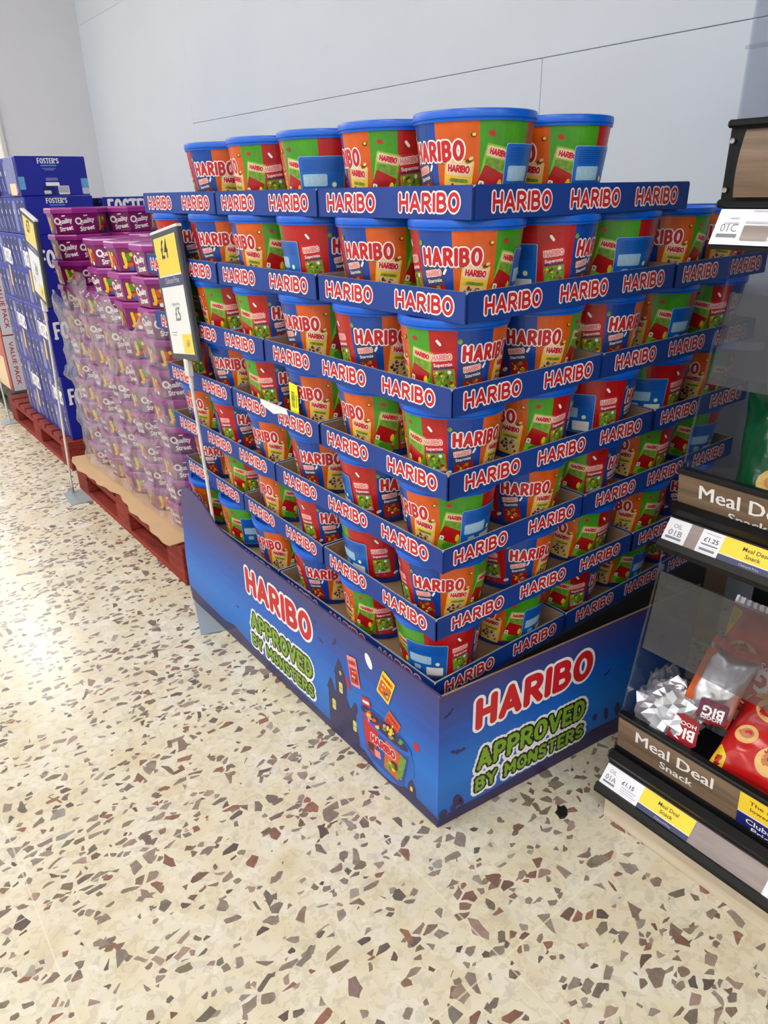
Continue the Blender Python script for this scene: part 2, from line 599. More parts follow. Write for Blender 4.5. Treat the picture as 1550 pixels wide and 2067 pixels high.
# ------------------------------------------------------------------ floor
def terrazzo():
    m = bpy.data.materials.new('terrazzo')
    m.use_nodes = True
    nt = m.node_tree
    N, L = nt.nodes, nt.links
    b = N['Principled BSDF']
    b.inputs['Roughness'].default_value = 0.24
    b.inputs['Specular IOR Level'].default_value = 0.55
    geo = N.new('ShaderNodeNewGeometry')

    def math_(op, a, bb=None, c=None):
        n = N.new('ShaderNodeMath')
        n.operation = op
        for i, x in enumerate((a, bb, c)):
            if x is None:
                continue
            if isinstance(x, (int, float)):
                n.inputs[i].default_value = x
            else:
                L.new(x, n.inputs[i])
        return n.outputs[0]

    def mix(fac, a, bb):
        n = N.new('ShaderNodeMix')
        n.data_type = 'RGBA'
        if isinstance(fac, (int, float)):
            n.inputs[0].default_value = fac
        else:
            L.new(fac, n.inputs[0])
        for s, x in ((6, a), (7, bb)):
            if isinstance(x, tuple):
                n.inputs[s].default_value = x + (1,)
            else:
                L.new(x, n.inputs[s])
        return n.outputs[2]

    def ramp(fac, stops):
        r = N.new('ShaderNodeValToRGB')
        el = r.color_ramp.elements
        while len(el) < len(stops):
            el.new(0.5)
        for e, (p, c) in zip(el, stops):
            e.position = p
            e.color = lin(c) + (1,)
        L.new(fac, r.inputs['Fac'])
        return r.outputs['Color']

    def noise(scale, detail=3, dist=0.0):
        n = N.new('ShaderNodeTexNoise')
        n.inputs['Scale'].default_value = scale
        n.inputs['Detail'].default_value = detail
        n.inputs['Distortion'].default_value = dist
        L.new(geo.outputs['Position'], n.inputs['Vector'])
        return n
    n1 = noise(9, 4, .4)
    base = ramp(n1.outputs['Fac'], [(.3, (206, 194, 162)), (.5, (218, 209, 184)), (.7, (221, 215, 200))])
    n2 = noise(60, 3, .8)
    base = mix(math_('MULTIPLY', math_('GREATER_THAN', n2.outputs['Fac'], .56), .3), base, lin((176, 166, 140)))

    def chips(scale, prob, t0, t1, warp, offs, stretch):
        mp = N.new('ShaderNodeMapping')
        mp.inputs['Location'].default_value = offs
        mp.inputs['Rotation'].default_value = (0, 0, stretch[2])
        mp.inputs['Scale'].default_value = (stretch[0], stretch[1], 1)
        L.new(geo.outputs['Position'], mp.inputs['Vector'])
        nz = N.new('ShaderNodeTexNoise')
        nz.inputs['Scale'].default_value = scale * .9
        nz.inputs['Detail'].default_value = 1
        L.new(mp.outputs['Vector'], nz.inputs['Vector'])
        vm = N.new('ShaderNodeVectorMath')
        vm.operation = 'SCALE'
        vm.inputs['Scale'].default_value = warp / scale
        L.new(nz.outputs['Color'], vm.inputs[0])
        va = N.new('ShaderNodeVectorMath')
        va.operation = 'ADD'
        L.new(mp.outputs['Vector'], va.inputs[0])
        L.new(vm.outputs[0], va.inputs[1])
        outs = []
        for feat in ('F1', 'DISTANCE_TO_EDGE'):
            v = N.new('ShaderNodeTexVoronoi')
            v.voronoi_dimensions = '2D'
            v.feature = feat
            v.inputs['Scale'].default_value = scale
            v.inputs['Randomness'].default_value = 1.0
            L.new(va.outputs[0], v.inputs['Vector'])
            outs.append(v)
        sp = N.new('ShaderNodeSeparateColor')
        L.new(outs[0].outputs['Color'], sp.inputs[0])
        sel = math_('LESS_THAN', sp.outputs[0], prob)
        th = math_('MULTIPLY_ADD', sp.outputs[1], t1 - t0, t0)
        ins = math_('GREATER_THAN', outs[1].outputs['Distance'], th)
        return math_('MULTIPLY', sel, ins), sp.outputs[2], nz
    pal = [(0.0, (104, 96, 88)), (.2, (154, 142, 130)), (.38, (128, 106, 97)), (.52, (170, 146, 135)),
           (.66, (126, 118, 100)), (.8, (152, 108, 92)), (.92, (92, 85, 81)), (1.0, (170, 161, 151))]
    # soft white and grey marble bits first, then the coloured chips
    for a in ((30, .3, .08, .26, .5, (3.1, 1.7, 0), (1, 1.25, .4), 'w'), (52, .28, .06, .24, .5, (7.7, 5.2, 0), (1, 1.2, 1.5), 'w')):
        f, rn, nz = chips(*a[:7])
        base = mix(math_('MULTIPLY', f, .38), base, ramp(rn, [(0, (228, 225, 216)), (.6, (212, 207, 196)), (.8, (186, 180, 168))]))
    for a in ((66, .10, .05, .24, .4, (1.3, 9.2, 0), (1, 1.3, 2.2)), (36, .23, .08, .25, .4, (4.4, 2.2, 0), (1, 1.6, .9)),
              (25, .17, .16, .30, .4, (0.4, 0.8, 0), (1.35, 1, .2))):
        f, rn, nz = chips(*a)
        col = ramp(rn, pal)
        nn = N.new('ShaderNodeMix')
        nn.data_type = 'RGBA'
        nn.blend_type = 'MULTIPLY'
        nn.inputs[0].default_value = .35
        L.new(col, nn.inputs[6])
        L.new(ramp(n2.outputs['Fac'], [(.35, (170, 170, 170)), (.65, (255, 255, 255))]), nn.inputs[7])
        base = mix(f, base, nn.outputs[2])
    # slab joints
    br = N.new('ShaderNodeTexBrick')
    br.inputs['Scale'].default_value = 1.0
    br.inputs['Mortar Size'].default_value = .0016
    br.inputs['Brick Width'].default_value = .61
    br.inputs['Row Height'].default_value = .61
    br.offset = 0.0
    mp2 = N.new('ShaderNodeMapping')
    mp2.inputs['Location'].default_value = (.10, .28, 0)
    L.new(geo.outputs['Position'], mp2.inputs['Vector'])
    L.new(mp2.outputs['Vector'], br.inputs['Vector'])
    base = mix(math_('MULTIPLY', br.outputs['Fac'], .5), base, lin((232, 222, 196)))
    L.new(base, b.inputs['Base Color'])
    rr = N.new('ShaderNodeMapRange')
    rr.inputs['To Min'].default_value = .17
    rr.inputs['To Max'].default_value = .34
    L.new(n1.outputs['Fac'], rr.inputs['Value'])
    L.new(rr.outputs['Result'], b.inputs['Roughness'])
    return m


mb = MB()
mb.box(-9, 1.34, -8, 14, -.08, 0)
struct(ob('floor', mb.mesh('floor', [terrazzo()])))

# ------------------------------------------------------------------ walls and ceiling
WX, WY = 1.3, 5.28
mb = MB()
mb.box(WX + .012, WX + .14, -8, WY + .012, 0, 3.3)
wb = struct(ob('wall_back', mb.mesh('wall_back', [M['wall']])))
g = .0009
for (y0, y1, z0, z1) in ((-8, .974 - g, 0, 1.597 - g), (.974 + g, 3.58, 0, 1.597 - g), (-8, 3.58, 1.597 + g, 3.3),
                         (3.58, WY, 0, 2.325 - g / 2), (3.58, WY, 2.325 + g / 2, 3.3)):
    q = MB()
    q.bevbox(WX, WX + .012, y0, y1, z0, z1, .0012)
    ob('panel', q.mesh('panel', [M['wall']]), wb)
mb = MB()
mb.box(.66, WX + .12, WY, WY + .12, 0, 3.3)
we = struct(ob('wall_end', mb.mesh('wall_end', [M['wallend']])))
mb = MB()
mb.bevbox(.628, .662, WY - .015, WY + .135, 0, 3.3, .006)
struct(ob('trim_1', mb.mesh('trim_1', [M['pole']])))
mb = MB()
mb.box(-9, WX + .14, -8, 14, 3.3, 3.4)
struct(ob('ceiling', mb.mesh('ceiling', [M['ceil']])))

em = bpy.data.materials.new('lamp_diffuser')
em.use_nodes = True
_b = em.node_tree.nodes['Principled BSDF']
_b.inputs['Base Color'].default_value = (1, 1, 1, 1)
_b.inputs['Emission Color'].default_value = (1.0, .985, .96, 1)
_b.inputs['Emission Strength'].default_value = LAMP
hb = MB()
hb.box(-.17, .17, -.77, .77, .012, .06)
housing = hb.mesh('housing', [M['pole']])
db = MB()
db.bevbox(-.15, .15, -.75, .75, -.008, .014, .004)
diffuser = db.mesh('diffuser', [em])
n = 0
for rowx, ys, rz, rname in ((-1.75, (-4.2, -1.4, 1.4, 4.2, 7.0, 9.8), 0, 'main aisle'), (-4.6, (-4.2, -1.4, 1.4, 4.2, 7.0), 0, 'second aisle'),
                     (-7.4, (-2.8, 0.6, 4.2), 0, 'far aisle'), (.25, (-4.4, 6.6, 9.6), 0, 'wall side')):
    for k, y in enumerate(ys):
        t = thing('ceiling_light', 'long white ceiling luminaire %s over the %s' % (('first', 'second', 'third', 'fourth', 'fifth', 'sixth')[k], rname),
                  'ceiling light', (rowx, y, 3.235), rz, 'ceiling lights over the shop floor')
        ob('housing', housing, t)
        ob('diffuser', diffuser, t)

# ------------------------------------------------------------------ sweet tub
TH, RB, RT = .1446, .0755, .0925      # height, radius at foot, radius under the lid


def rad(z):
    return RB + (RT - RB) * min(1, z / .125)


def tubmap(th0, off, skew=0.0):
    """flat millimetres (x to the right, y up) wrapped on the tub at print angle th0"""
    def mp(x, y):
        z = y * .001
        a = math.radians(th0) + x * .001 / .085 + skew * (z - .07)
        r = rad(z) + off
        return (r * math.cos(a), r * math.sin(a), z)
    return mp


def make_tub():
    b = MB()
    b.lathe([(0, 0), (RB - .004, 0), (RB - .001, .002), (RB + .0005, .015), (RB - .0012, .0155), (rad(.126) - .0014, .126), (RT - .0014, .131), (0, .131)], 40)
    body = b.mesh('tub_body', [M['tubbase']], True)
    b = MB()
    b.lathe([(.0925, .1285), (.0955, .1285), (.0958, .1312), (.0948, .1320), (.0950, .1328), (.0966, .1335), (.0968, .1410),
             (.0957, .1435), (.093, TH), (.0885, TH), (.0862, .1425), (.0855, .1385), (0, .138)], 44)
    lid = b.mesh('tub_lid', [M['lid']], True)
    mats = [M[k] for k in ('p_blue', 'p_orange', 'p_green', 'p_red', 'info', 'white', 'red', 'beige', 'yellowbag', 'pink',
                           'dark', 'plum', 'leaf', 'sun', 'lime', 'brown', 'pale', 'navy', 'black')]
    BL, OR, GR, RE, IN, WH, LR, BE, YB, PK, DK, PL, LF, SU, LI, BR, PA, NV, BK = range(19)
    b = MB()
    SK = .35
    for t0, t1, mi in ((-41, 0, BL), (0, 45, OR), (45, 76, GR), (76, 106, RE), (106, 147, BL), (147, 192, OR), (192, 247, GR), (247, 319, RE)):
        n = max(3, int((t1 - t0) / 6))

        def fn(u, v, t0=t0, t1=t1):
            z = .0158 + v * (.1285 - .0158)
            a = math.radians(t0 + (t1 - t0) * u) - SK * (z - .07)
            r = rad(z)
            return (r * math.cos(a), r * math.sin(a), z)
        b.grid(n, 3, fn, mi)
    O1, O2, O3, O4 = .0003, .0006, .0009, .0012
    mini = word('HARIBO', 20, 6.2, .75, .3)

    KB = [1.0]

    def shape(th, F, box, off, mi, step=2.2, run=3):
        fill(b, F, box[0], box[1], box[2], box[3], step, tubmap(th, off), mi, 0, run)

    def bagshape(th, cx, cy, w, h, ang, r, off, mi):
        w, h = w * KB[0], h * KB[0]
        R = math.hypot(w, h) / 2 + 2
        shape(th, rbox(cx, cy, w, h, ang, r), (cx - R, cx + R, cy - R, cy + R), off, mi)

    def rel(cx, cy, ang, dx, dy):
        dx, dy = dx * KB[0], dy * KB[0]
        a = math.radians(ang)
        return cx + dx * math.cos(a) - dy * math.sin(a), cy + dx * math.sin(a) + dy * math.cos(a)

    def minilogo(th, cx, cy, ang, k=1.0, mi=LR, back=True):
        k *= KB[0]
        F = shift(word('HARIBO', 20 * k, 6.4 * k, .72 * k, .3), cx, cy, ang)
        if back:
            fill(b, F, cx - 13 * k, cx + 13 * k, cy - 6 * k, cy + 6 * k, .75, tubmap(th, O3), WH, .55 * k, 8)
        fill(b, F, cx - 13 * k, cx + 13 * k, cy - 6 * k, cy + 6 * k, .55, tubmap(th, O4), mi, 0, 8)

    def blobs(th, cx, cy, ang, w, h, cols, seed, n=9):
        rr = random.Random(seed)
        for _ in range(n):
            dx, dy = (rr.random() - .5) * w, (rr.random() - .5) * h
            x, y = rel(cx, cy, ang, dx, dy)
            s = 1.6 + rr.random() * 2.2
            shape(th, ell(x, y, s, s * (.5 + rr.random() * .5), rr.random() * 180), (x - 4.5, x + 4.5, y - 4.5, y + 4.5), O3, rr.choice(cols), 1.3)
    # two name logos across the blue/orange joints
    big = word('HARIBO', 98, 28, 2.9, .42)
    bigf = shift(big, 0, 0)
    for th in (-3, 144):
        F = shift(big, 0, 90, 0)
        fill(b, F, -56, 56, 70, 110, 1.15, tubmap(th, O2), WH, 2.2, 6)
        fill(b, F, -56, 56, 72, 108, .95, tubmap(th, O3), LR, 0, 6)
    KB[0] = 1.22
    # bags on the blue panels
    for th in (-22, 125):
        cx, cy, an = 1, 43, 9
        bagshape(th, cx, cy, 32, 54, an, 1.5, O1, NV)
        x, y = rel(cx, cy, an, 0, 18)
        minilogo(th, x, y, an, 1.25, PK)
        x, y = rel(cx, cy, an, 0, 6.5)
        put(b, 'Starmix', x, y, 5.6, tubmap(th, O3), WH, .02, ang=an, width=29)
        x, y = rel(cx, cy, an, 0, -10)
        bagshape(th, x, y, 29, 24, an, 1, O2, RE)
        blobs(th, x, y, an, 25, 21, (SU, LF, LR, WH, BR, OR, DK), 3, 20)
        shape(th, ell(-13, 67, 2.6, 3.4), (-18, -8, 62, 72), O2, LR)
        shape(th, rbox(19, 68, 4, 11, -28, 1.6), (10, 27, 60, 77), O2, WH)
        shape(th, ell(-25, 110, 4, 4.4), (-31, -19, 104, 117), O2, LF)
        shape(th, ell(-26, 28, 6.5, 3.2, 30), (-34, -18, 20, 36), O3, WH)
        shape(th, ell(-26, 28, 3, 1.4, 30), (-34, -18, 20, 36), O4, SU)
    # bags on the orange panels
    for th in (22.5, 169.5):
        cx, cy, an = 0, 45, -7
        bagshape(th, cx, cy, 37, 54, an, 2, O1, YB)
        x, y = rel(cx, cy, an, 0, 17)
        bagshape(th, x, y, 33, 16, an, 2, O2, BE)
        minilogo(th, x, y, an, 1.4, LR)
        x, y = rel(cx, cy, an, 1, 4)
        bagshape(th, x, y, 24, 4, an, 1, O2, LF)
        x, y = rel(cx, cy, an, 0, -11)
        bagshape(th, x, y, 32, 23, an, 2, O2, BE)
        blobs(th, x, y, an, 27, 19, (DK, PL, SU, LF, PL, BR), 5, 20)
        shape(th, ell(-19, 76, 6, 2.6, 20), (-28, -10, 68, 84), O2, DK)
        shape(th, ell(18, 76, 6, 3.4, 25), (9, 27, 68, 84), O2, BR)
        shape(th, ell(21, 79, 4, 2.4, 25), (9, 29, 70, 88), O3, BE)
        shape(th, ell(24, 110, 4.4, 3.6), (16, 32, 103, 118), O2, BR)
        shape(th, ell(24.6, 110.6, 2.8, 2.4), (16, 32, 103, 118), O3, SU)
    # bags on the green panels
    for th in (60.5, 207):
        cx, cy, an = 0, 56, -12
        bagshape(th, cx, cy, 34, 66, an, 2, O1, LI)
        x, y = rel(cx, cy, an, 0, 25)
        bagshape(th, x, y, 31, 12, an, 2, O2, BE)
        minilogo(th, x, y, an, 1.2, LR)
        x, y = rel(cx, cy, an, -1, 12)
        bagshape(th, x, y, 26, 11, an, 2, O2, LF)
        x, y = rel(cx, cy, an, -1, -6)
        bagshape(th, x, y, 31, 25, an - 12, 2, O3, RE)
        x, y = rel(cx, cy, an, 11, -9)
        shape(th, ell(x, y, 4, 8, -10), (x - 9, x + 9, y - 10, y + 10), O4, SU)
        x, y = rel(cx, cy, an, -13, -13)
        bagshape(th, x, y, 7, 8, an, 1, O4, WH)
        x, y = rel(cx, cy, an, -13, -13)
        shape(th, ell(x, y, 2, 2.6), (x - 4, x + 4, y - 4, y + 4), .0015, LF, 1.0)
        shape(th, ell(-2, 24, 17, 9, -14), (-22, 22, 12, 38), O3, GR)
        shape(th, ell(-6, 112, 5, 3.6, -20), (-14, 4, 104, 120), O2, LR)
        shape(th, ell(12, 22, 5, 4, -20), (4, 20, 15, 29), O4, LR)
    # bags on the red panels
    for th in (91, 298):
        cx, cy, an = 0, 56, 7
        bagshape(th, cx, cy, 33, 62, an, 1.5, O1, LR)
        x, y = rel(cx, cy, an, 0, 23)
        minilogo(th, x, y, an, 1.35, PK)
        x, y = rel(cx, cy, an, 0, 10.5)
        put(b, 'Supermix', x, y, 5.6, tubmap(th, O3), WH, .02, ang=an, width=32)
        x, y = rel(cx, cy, an, 0, 8)
        bagshape(th, x, y, 31, 2.4, an, .5, O2, NV)
        x, y = rel(cx, cy, an, 0, -7)
        bagshape(th, x, y, 30, 25, an, 1, O2, LF)
        blobs(th, x, y, an, 27, 22, (DK, SU, WH, LR, DK, LI, BR), 9, 24)
        x, y = rel(cx, cy, an, 0, -21)
        bagshape(th, x, y, 31, 3, an, .5, O2, PA)
        shape(th, rbox(-8, 108, 4.5, 12, 38, 1.8), (-18, 3, 98, 118), O2, WH)
        shape(th, rbox(7, 25, 4, 9, 35, 1.8), (0, 16, 18, 33), O3, OR)
        shape(th, ell(-10, 21, 3, 3), (-15, -5, 16, 26), O3, GR)
    # information panel
    KB[0] = 1.0
    th = 248
    bagshape(th, 0, 57, 88, 84, 0, 4, .0016, PA)
    bagshape(th, 0, 57, 86, 82, 0, 4, .0019, IN)
    for k in range(7):
        bagshape(th, 0, 92 - k * 3, 74, .8, 0, .2, .0022, BL)
    bagshape(th, -13, 58, 48, 21, 0, .5, .0022, PA)
    for k in range(5):
        bagshape(th, -13, 50 + k * 4, 46, .6, 0, .1, .0025, BL)
    for k in range(3):
        bagshape(th, -30 + k * 14, 58, .6, 20, 0, .1, .0025, BL)
    shape(th, ell(24, 50, 5.2, 5.2), (17, 31, 43, 57), .0022, LI)
    shape(th, ell(24, 50, 4, 4), (17, 31, 43, 57), .0025, WH)
    bagshape(th, -20, 36, 16, 12, 0, 4, .0022, PA)
    bagshape(th, 18, 30, 36, 21, 0, .5, .0022, WH)
    rr = random.Random(2)
    x = 3.0
    while x < 33:
        w = .7 + rr.random() * 1.1
        bagshape(th, x, 31, w, 15, 0, .1, .0025, BK)
        x += w + .8 + rr.random() * .9
    sleeve = b.mesh('label_sleeve', mats)
    return body, sleeve, lid


TUB = make_tub()

# ------------------------------------------------------------------ trays of the pyramid display
Z7, PITCH, WALL = .336, .1486, .0475
TIER = [(-.0005, .0512, .0257), (-.0061, .0374, .0298), (.0051, .0207, .0091), (.011, .0217, -.0061),
        (.0235, .0241, -.0062), (.0339, .0195, -.0255), (.038, .0223, 0.0)]
ORD = ('top', 'second', 'third', 'fourth', 'fifth', 'sixth', 'bottom')


def tier_z(k):
    return Z7 + (7 - k) * PITCH - WALL


def tier_xy(k, v, u):
    du, dv, a = TIER[k - 1]
    return v + dv - a * u, u + du + a * v


def wall_mesh(L):
    """one folded tray wall: outer face at y=0 facing -y, x from 0 to L"""
    t, h, c = .0035, WALL, .004
    out = [(0, 0), (L, 0), (L, h - c), (L - c, h), (c, h), (0, h - c)]
    b = MB()
    n = 6
    vs = [(x, 0, z) for x, z in out] + [(x, t, z) for x, z in out]
    fs = [tuple(range(n)), tuple(range(2 * n - 1, n - 1, -1))] + [(k, n + k, n + (k + 1) % n, (k + 1) % n) for k in range(n)]
    b.add(vs, fs, [0, 1, 1, 0, 2, 2, 2, 0])
    return b.mesh('tray_wall', [M['tray'], M['kraft'], M['tray_edge']])


logo_b = MB()
LW, LH = .143, .0335
_F = word('HARIBO', LW - .006, LH - .006, .0024, .3)
fill(logo_b, _F, -LW / 2 - .002, LW / 2 + .002, -LH / 2 - .002, LH / 2 + .002, .0009, lambda a, b: (a, -.0004, b), 0, .0030)
fill(logo_b, _F, -LW / 2 - .002, LW / 2 + .002, -LH / 2 - .002, LH / 2 + .002, .0008, lambda a, b: (a, -.0008, b), 1, .0004)
LOGO = logo_b.mesh('printed_logo', [M['white'], M['red']])
G_ = .003
WM = {}
for L_ in (.4, .6):
    WM[L_] = wall_mesh(L_ - 2 * G_)
FM = {}
for wx, wy in ((.6, .4), (.4, .6)):
    q = MB()
    q.box(G_ + .0036, wx - G_ - .0036, G_ + .0036, wy - G_ - .0036, 0, .004)
    FM[(wx, wy)] = q.mesh('tray_floor', [M['kraft']])


def tray(k, v0, u0, wx, wy, where):
    """tray with its corner at (v0,u0); wx along X, wy along Y"""
    du, dv, a = TIER[k - 1]
    x, y = tier_xy(k, v0, u0)
    t = thing('cardboard_tray', 'blue cardboard sweet tray %s, %s tier' % (where, ORD[k - 1]), 'tray', (x, y, tier_z(k)), a,
              'blue trays of the sweet display')
    ob('tray_floor', FM[(wx, wy)], t)
    ob('wall', WM[wx], t, (G_, G_, 0))
    ob('wall', WM[wx], t, (wx - G_, wy - G_, 0), math.pi)
    ob('wall', WM[wy], t, (G_, wy - G_, 0), -math.pi / 2)
    ob('wall', WM[wy], t, (wx - G_, G_, 0), math.pi / 2)
    zc = WALL * .5
    if u0 == 0:
        for i in range(round(wx / .2)):
            ob('logo', LOGO, t, (.1 + .2 * i - (.012 if wx == .6 else 0) * (i - 1), G_, zc))
    if v0 == 0:
        for i in range(round(wy / .2)):
            ob('logo', LOGO, t, (G_, .1 + .2 * i - (.012 if wy == .6 else 0) * (i - 1), zc), -math.pi / 2)
    return t


T4 = None
for k in range(1, 8):
    if k in (1, 2, 4, 6):
        for i, w in enumerate(('at the front corner', 'in the middle of the aisle side', 'at the far end of the aisle side')):
            t = tray(k, 0, .4 * i, .6, .4, w)
            if k == 4 and i == 1:
                T4 = t
        if k > 1:
            tray(k, .6, 0, .4, .6, 'behind the corner tray on the shelf side')
            tray(k, .6, .6, .4, .6, 'at the rear far corner')
    else:
        tray(k, 0, 0, .4, .6, 'at the front corner')
        tray(k, 0, .6, .4, .6, 'at the far end of the aisle side')
        for i, w in enumerate(('behind the corner tray on the shelf side', 'in the middle of the rear', 'at the rear far corner')):
            tray(k, .4, .4 * i, .6, .4, w)

# torn white patch on the top edge of one tray
q = MB()
F = poly_sdf([(-.065, .018), (.06, .018), (.066, .008), (.03, .004), (.0, -.004), (-.03, .002), (-.05, .006)])
fill(q, F, -.07, .07, -.01, .022, .004, lambda a, b: (a, -.0012, b))
q.add([(-.063, -.0012, .018), (.06, -.0012, .018), (.06, .004, .0182), (-.063, .004, .0182)], [(0, 1, 2, 3)])
ob('torn_patch', q.mesh('torn_patch', [M['white']]), T4, (G_, .19, WALL - .0178), -math.pi / 2)['label'] = 'torn white patch where the print has ripped off'

# print angle that each tub turns to the camera, read off the photograph
FACE_L = {1: (186, 70, 256, 88, 21), 2: (160, 24, 315, 205, 20, 340), 3: (101, 0, 38, 117, 95, 80), 4: (110, 58, 42, 118, 25, 330),
          5: (200, 328, 15, 47, 343, 205), 6: (2, 301, 345, 66, 100, 15), 7: (264, 87, 8, 46, 245, 75)}
FACE_R = {1: (196,), 2: (284, 208, 4, 150), 3: (352, 92, 189, 60), 4: (42, 270, 244, 20), 5: (346, 64, 34, 200), 6: (324, 36, 20, 110),
          7: (188, 60, 180, 300)}
NTH = ('first', 'second', 'third', 'fourth', 'fifth', 'sixth')
CX, CY = cam.matrix_world.translation.x, cam.matrix_world.translation.y


def tub(k, j, i, face, label):
    x, y = tier_xy(k, .1 + .2 * j, .1 + .2 * i)
    x += RND.uniform(-.002, .002)
    y += RND.uniform(-.002, .002)
    az = math.atan2(CY - y, CX - x)
    t = thing('sweet_tub', label, 'tub', (x, y, tier_z(k) + .004), az - math.radians(face), 'sweet tubs in the display')
    for nme, me in zip(('body', 'label_sleeve', 'lid'), TUB):
        ob(nme, me, t)


SHOW = {0: 'blue and orange', 45: 'orange and green', 76: 'green and red', 106: 'red and blue', 147: 'blue and orange', 192: 'orange and green',
        248: 'information panel', 319: 'red and blue'}


def shows(f):
    f %= 360
    return min(SHOW.items(), key=lambda s: min(abs(s[0] - f), 360 - abs(s[0] - f)))[1]


for k in range(1, 8):
    for i, f in enumerate(FACE_L[k]):
        lab = ('sweet tub at the front corner of the %s tier, %s side outward' % (ORD[k - 1], shows(f))) if i == 0 else \
            'sweet tub, %s from the front corner on the aisle side, %s tier' % (NTH[i], ORD[k - 1])
        tub(k, 0, i, f, lab)
    for j, f in enumerate(FACE_R[k]):
        tub(k, j + 1, 0, f, 'sweet tub, %s from the front corner on the shelf side, %s tier' % (NTH[j + 1], ORD[k - 1]))
    if k > 1:
        for i in range(1, 6):
            tub(k, 1, i, RND.uniform(0, 360), 'sweet tub behind the %s aisle-side tub from the corner, %s tier' % (NTH[i], ORD[k - 1]))
        for j in range(2, 5):
            tub(k, j, 1, RND.uniform(0, 360), 'sweet tub behind the %s shelf-side tub from the corner, %s tier' % (NTH[j], ORD[k - 1]))

# yellow reduced-price sticker poking up in the fourth tier
q = MB()
mp = lambda a, b: (0, -a, b)
q.bevbox(-.0004, .0004, -.017, .017, -.038, .038, .0002)
mpf = lambda a, b: (-.0007, -a, b)
rr = random.Random(4)
zz = -.016
while zz < .018:
    w = .0012 + rr.random() * .0014
    fill(q, rbox(-.003, zz, .014, w), -.012, .012, zz - .002, zz + .002, .001, mpf, 1)
    zz += w + .0016
fill(q, rbox(.010, .0, .0022, .03), .007, .013, -.018, .018, .001, mpf, 1)
_x, _y = tier_xy(4, .0, .497)
o = tag(ob('price_sticker', q.mesh('price_sticker', [mat('sticker_yellow', (232, 238, 20), .4, .03), M['black']]), None, (_x + .0085, _y + .008, tier_z(4) + .074), 0,
           (math.radians(5), math.radians(-3), 0)), 'bright yellow barcode sticker poking out of the fourth tier tray', 'sticker')

# ------------------------------------------------------------------ printed card skirt round the foot of the display
def night(name, axis):
    m = bpy.data.materials.new(name)
    m.use_nodes = True
    nt = m.node_tree
    b = nt.nodes['Principled BSDF']
    b.inputs['Roughness'].default_value = .42
    tc = nt.nodes.new('ShaderNodeTexCoord')
    sx = nt.nodes.new('ShaderNodeSeparateXYZ')
    nt.links.new(tc.outputs['Object'], sx.inputs[0])
    mp = nt.nodes.new('ShaderNodeMapping')
    mp.inputs['Scale'].default_value = (1.2, 1.2, 14)
    mp.inputs['Rotation'].default_value = (0, .12, 0)
    nz = nt.nodes.new('ShaderNodeTexNoise')
    nz.inputs['Scale'].default_value = 4
    nz.inputs['Detail'].default_value = 4
    nt.links.new(tc.outputs['Object'], mp.inputs['Vector'])
    nt.links.new(mp.outputs['Vector'], nz.inputs['Vector'])
    ad = nt.nodes.new('ShaderNodeMath')
    ad.operation = 'MULTIPLY_ADD'
    ad.inputs[1].default_value = .09
    nt.links.new(nz.outputs['Fac'], ad.inputs[0])
    nt.links.new(sx.outputs['Z'], ad.inputs[2])
    r = nt.nodes.new('ShaderNodeValToRGB')
    el = r.color_ramp.elements
    for _ in range(4):
        el.new(.5)
    for e, (p, c) in zip(el, ((.10, (38, 74, 156)), (.22, (22, 100, 190)), (.42, (6, 112, 206)), (.68, (16, 84, 182)), (.84, (48, 66, 140)), (.96, (66, 58, 112)))):
        e.position = p
        e.color = lin(c) + (1,)
    mr = nt.nodes.new('ShaderNodeMapRange')
    mr.inputs['From Max'].default_value = .40
    nt.links.new(ad.outputs[0], mr.inputs['Value'])
    nt.links.new(mr.outputs['Result'], r.inputs['Fac'])
    nt.links.new(r.outputs['Color'], b.inputs['Base Color'])
    return m


NIGHT = night('night_sky_print', 'X')
SH = .337
PAN = -math.atan(.111)


def bat(cx, cy, s, ang=0):
    p = [(-10, 2), (-6, 4), (-3, 1.5), (-1.2, 2.2), (-.6, 3.4), (0, 2.6), (.6, 3.4), (1.2, 2.2), (3, 1.5), (6, 4), (10, 2), (7, .5), (5, -1), (3, -.4), (1, -2.5), (-1, -2.5),
         (-3, -.4), (-5, -1), (-7, .5)]
    return shift(poly_sdf([(a * s, b_ * s) for a, b_ in p]), cx, cy, ang)


def monster(mb, text, cx, cy, w, h, r, mp, seed):
    """dripping lettering: white halo, black edge, green face"""
    base = shift(word(text, w, h, r, .34), cx, cy)
    ph = seed * 1.7

    def F(X, Y):
        wob = .0011 * np.sin(X * 520 + ph) * np.sin(Y * 430 + ph * 2) + .0008 * np.sin(X * 1130 + ph * 3) * np.cos(Y * 260)
        return base(X, Y) + wob
    bb = (cx - w / 2 - .012, cx + w / 2 + .012, cy - h / 2 - .012, cy + h / 2 + .012)
    return F, bb


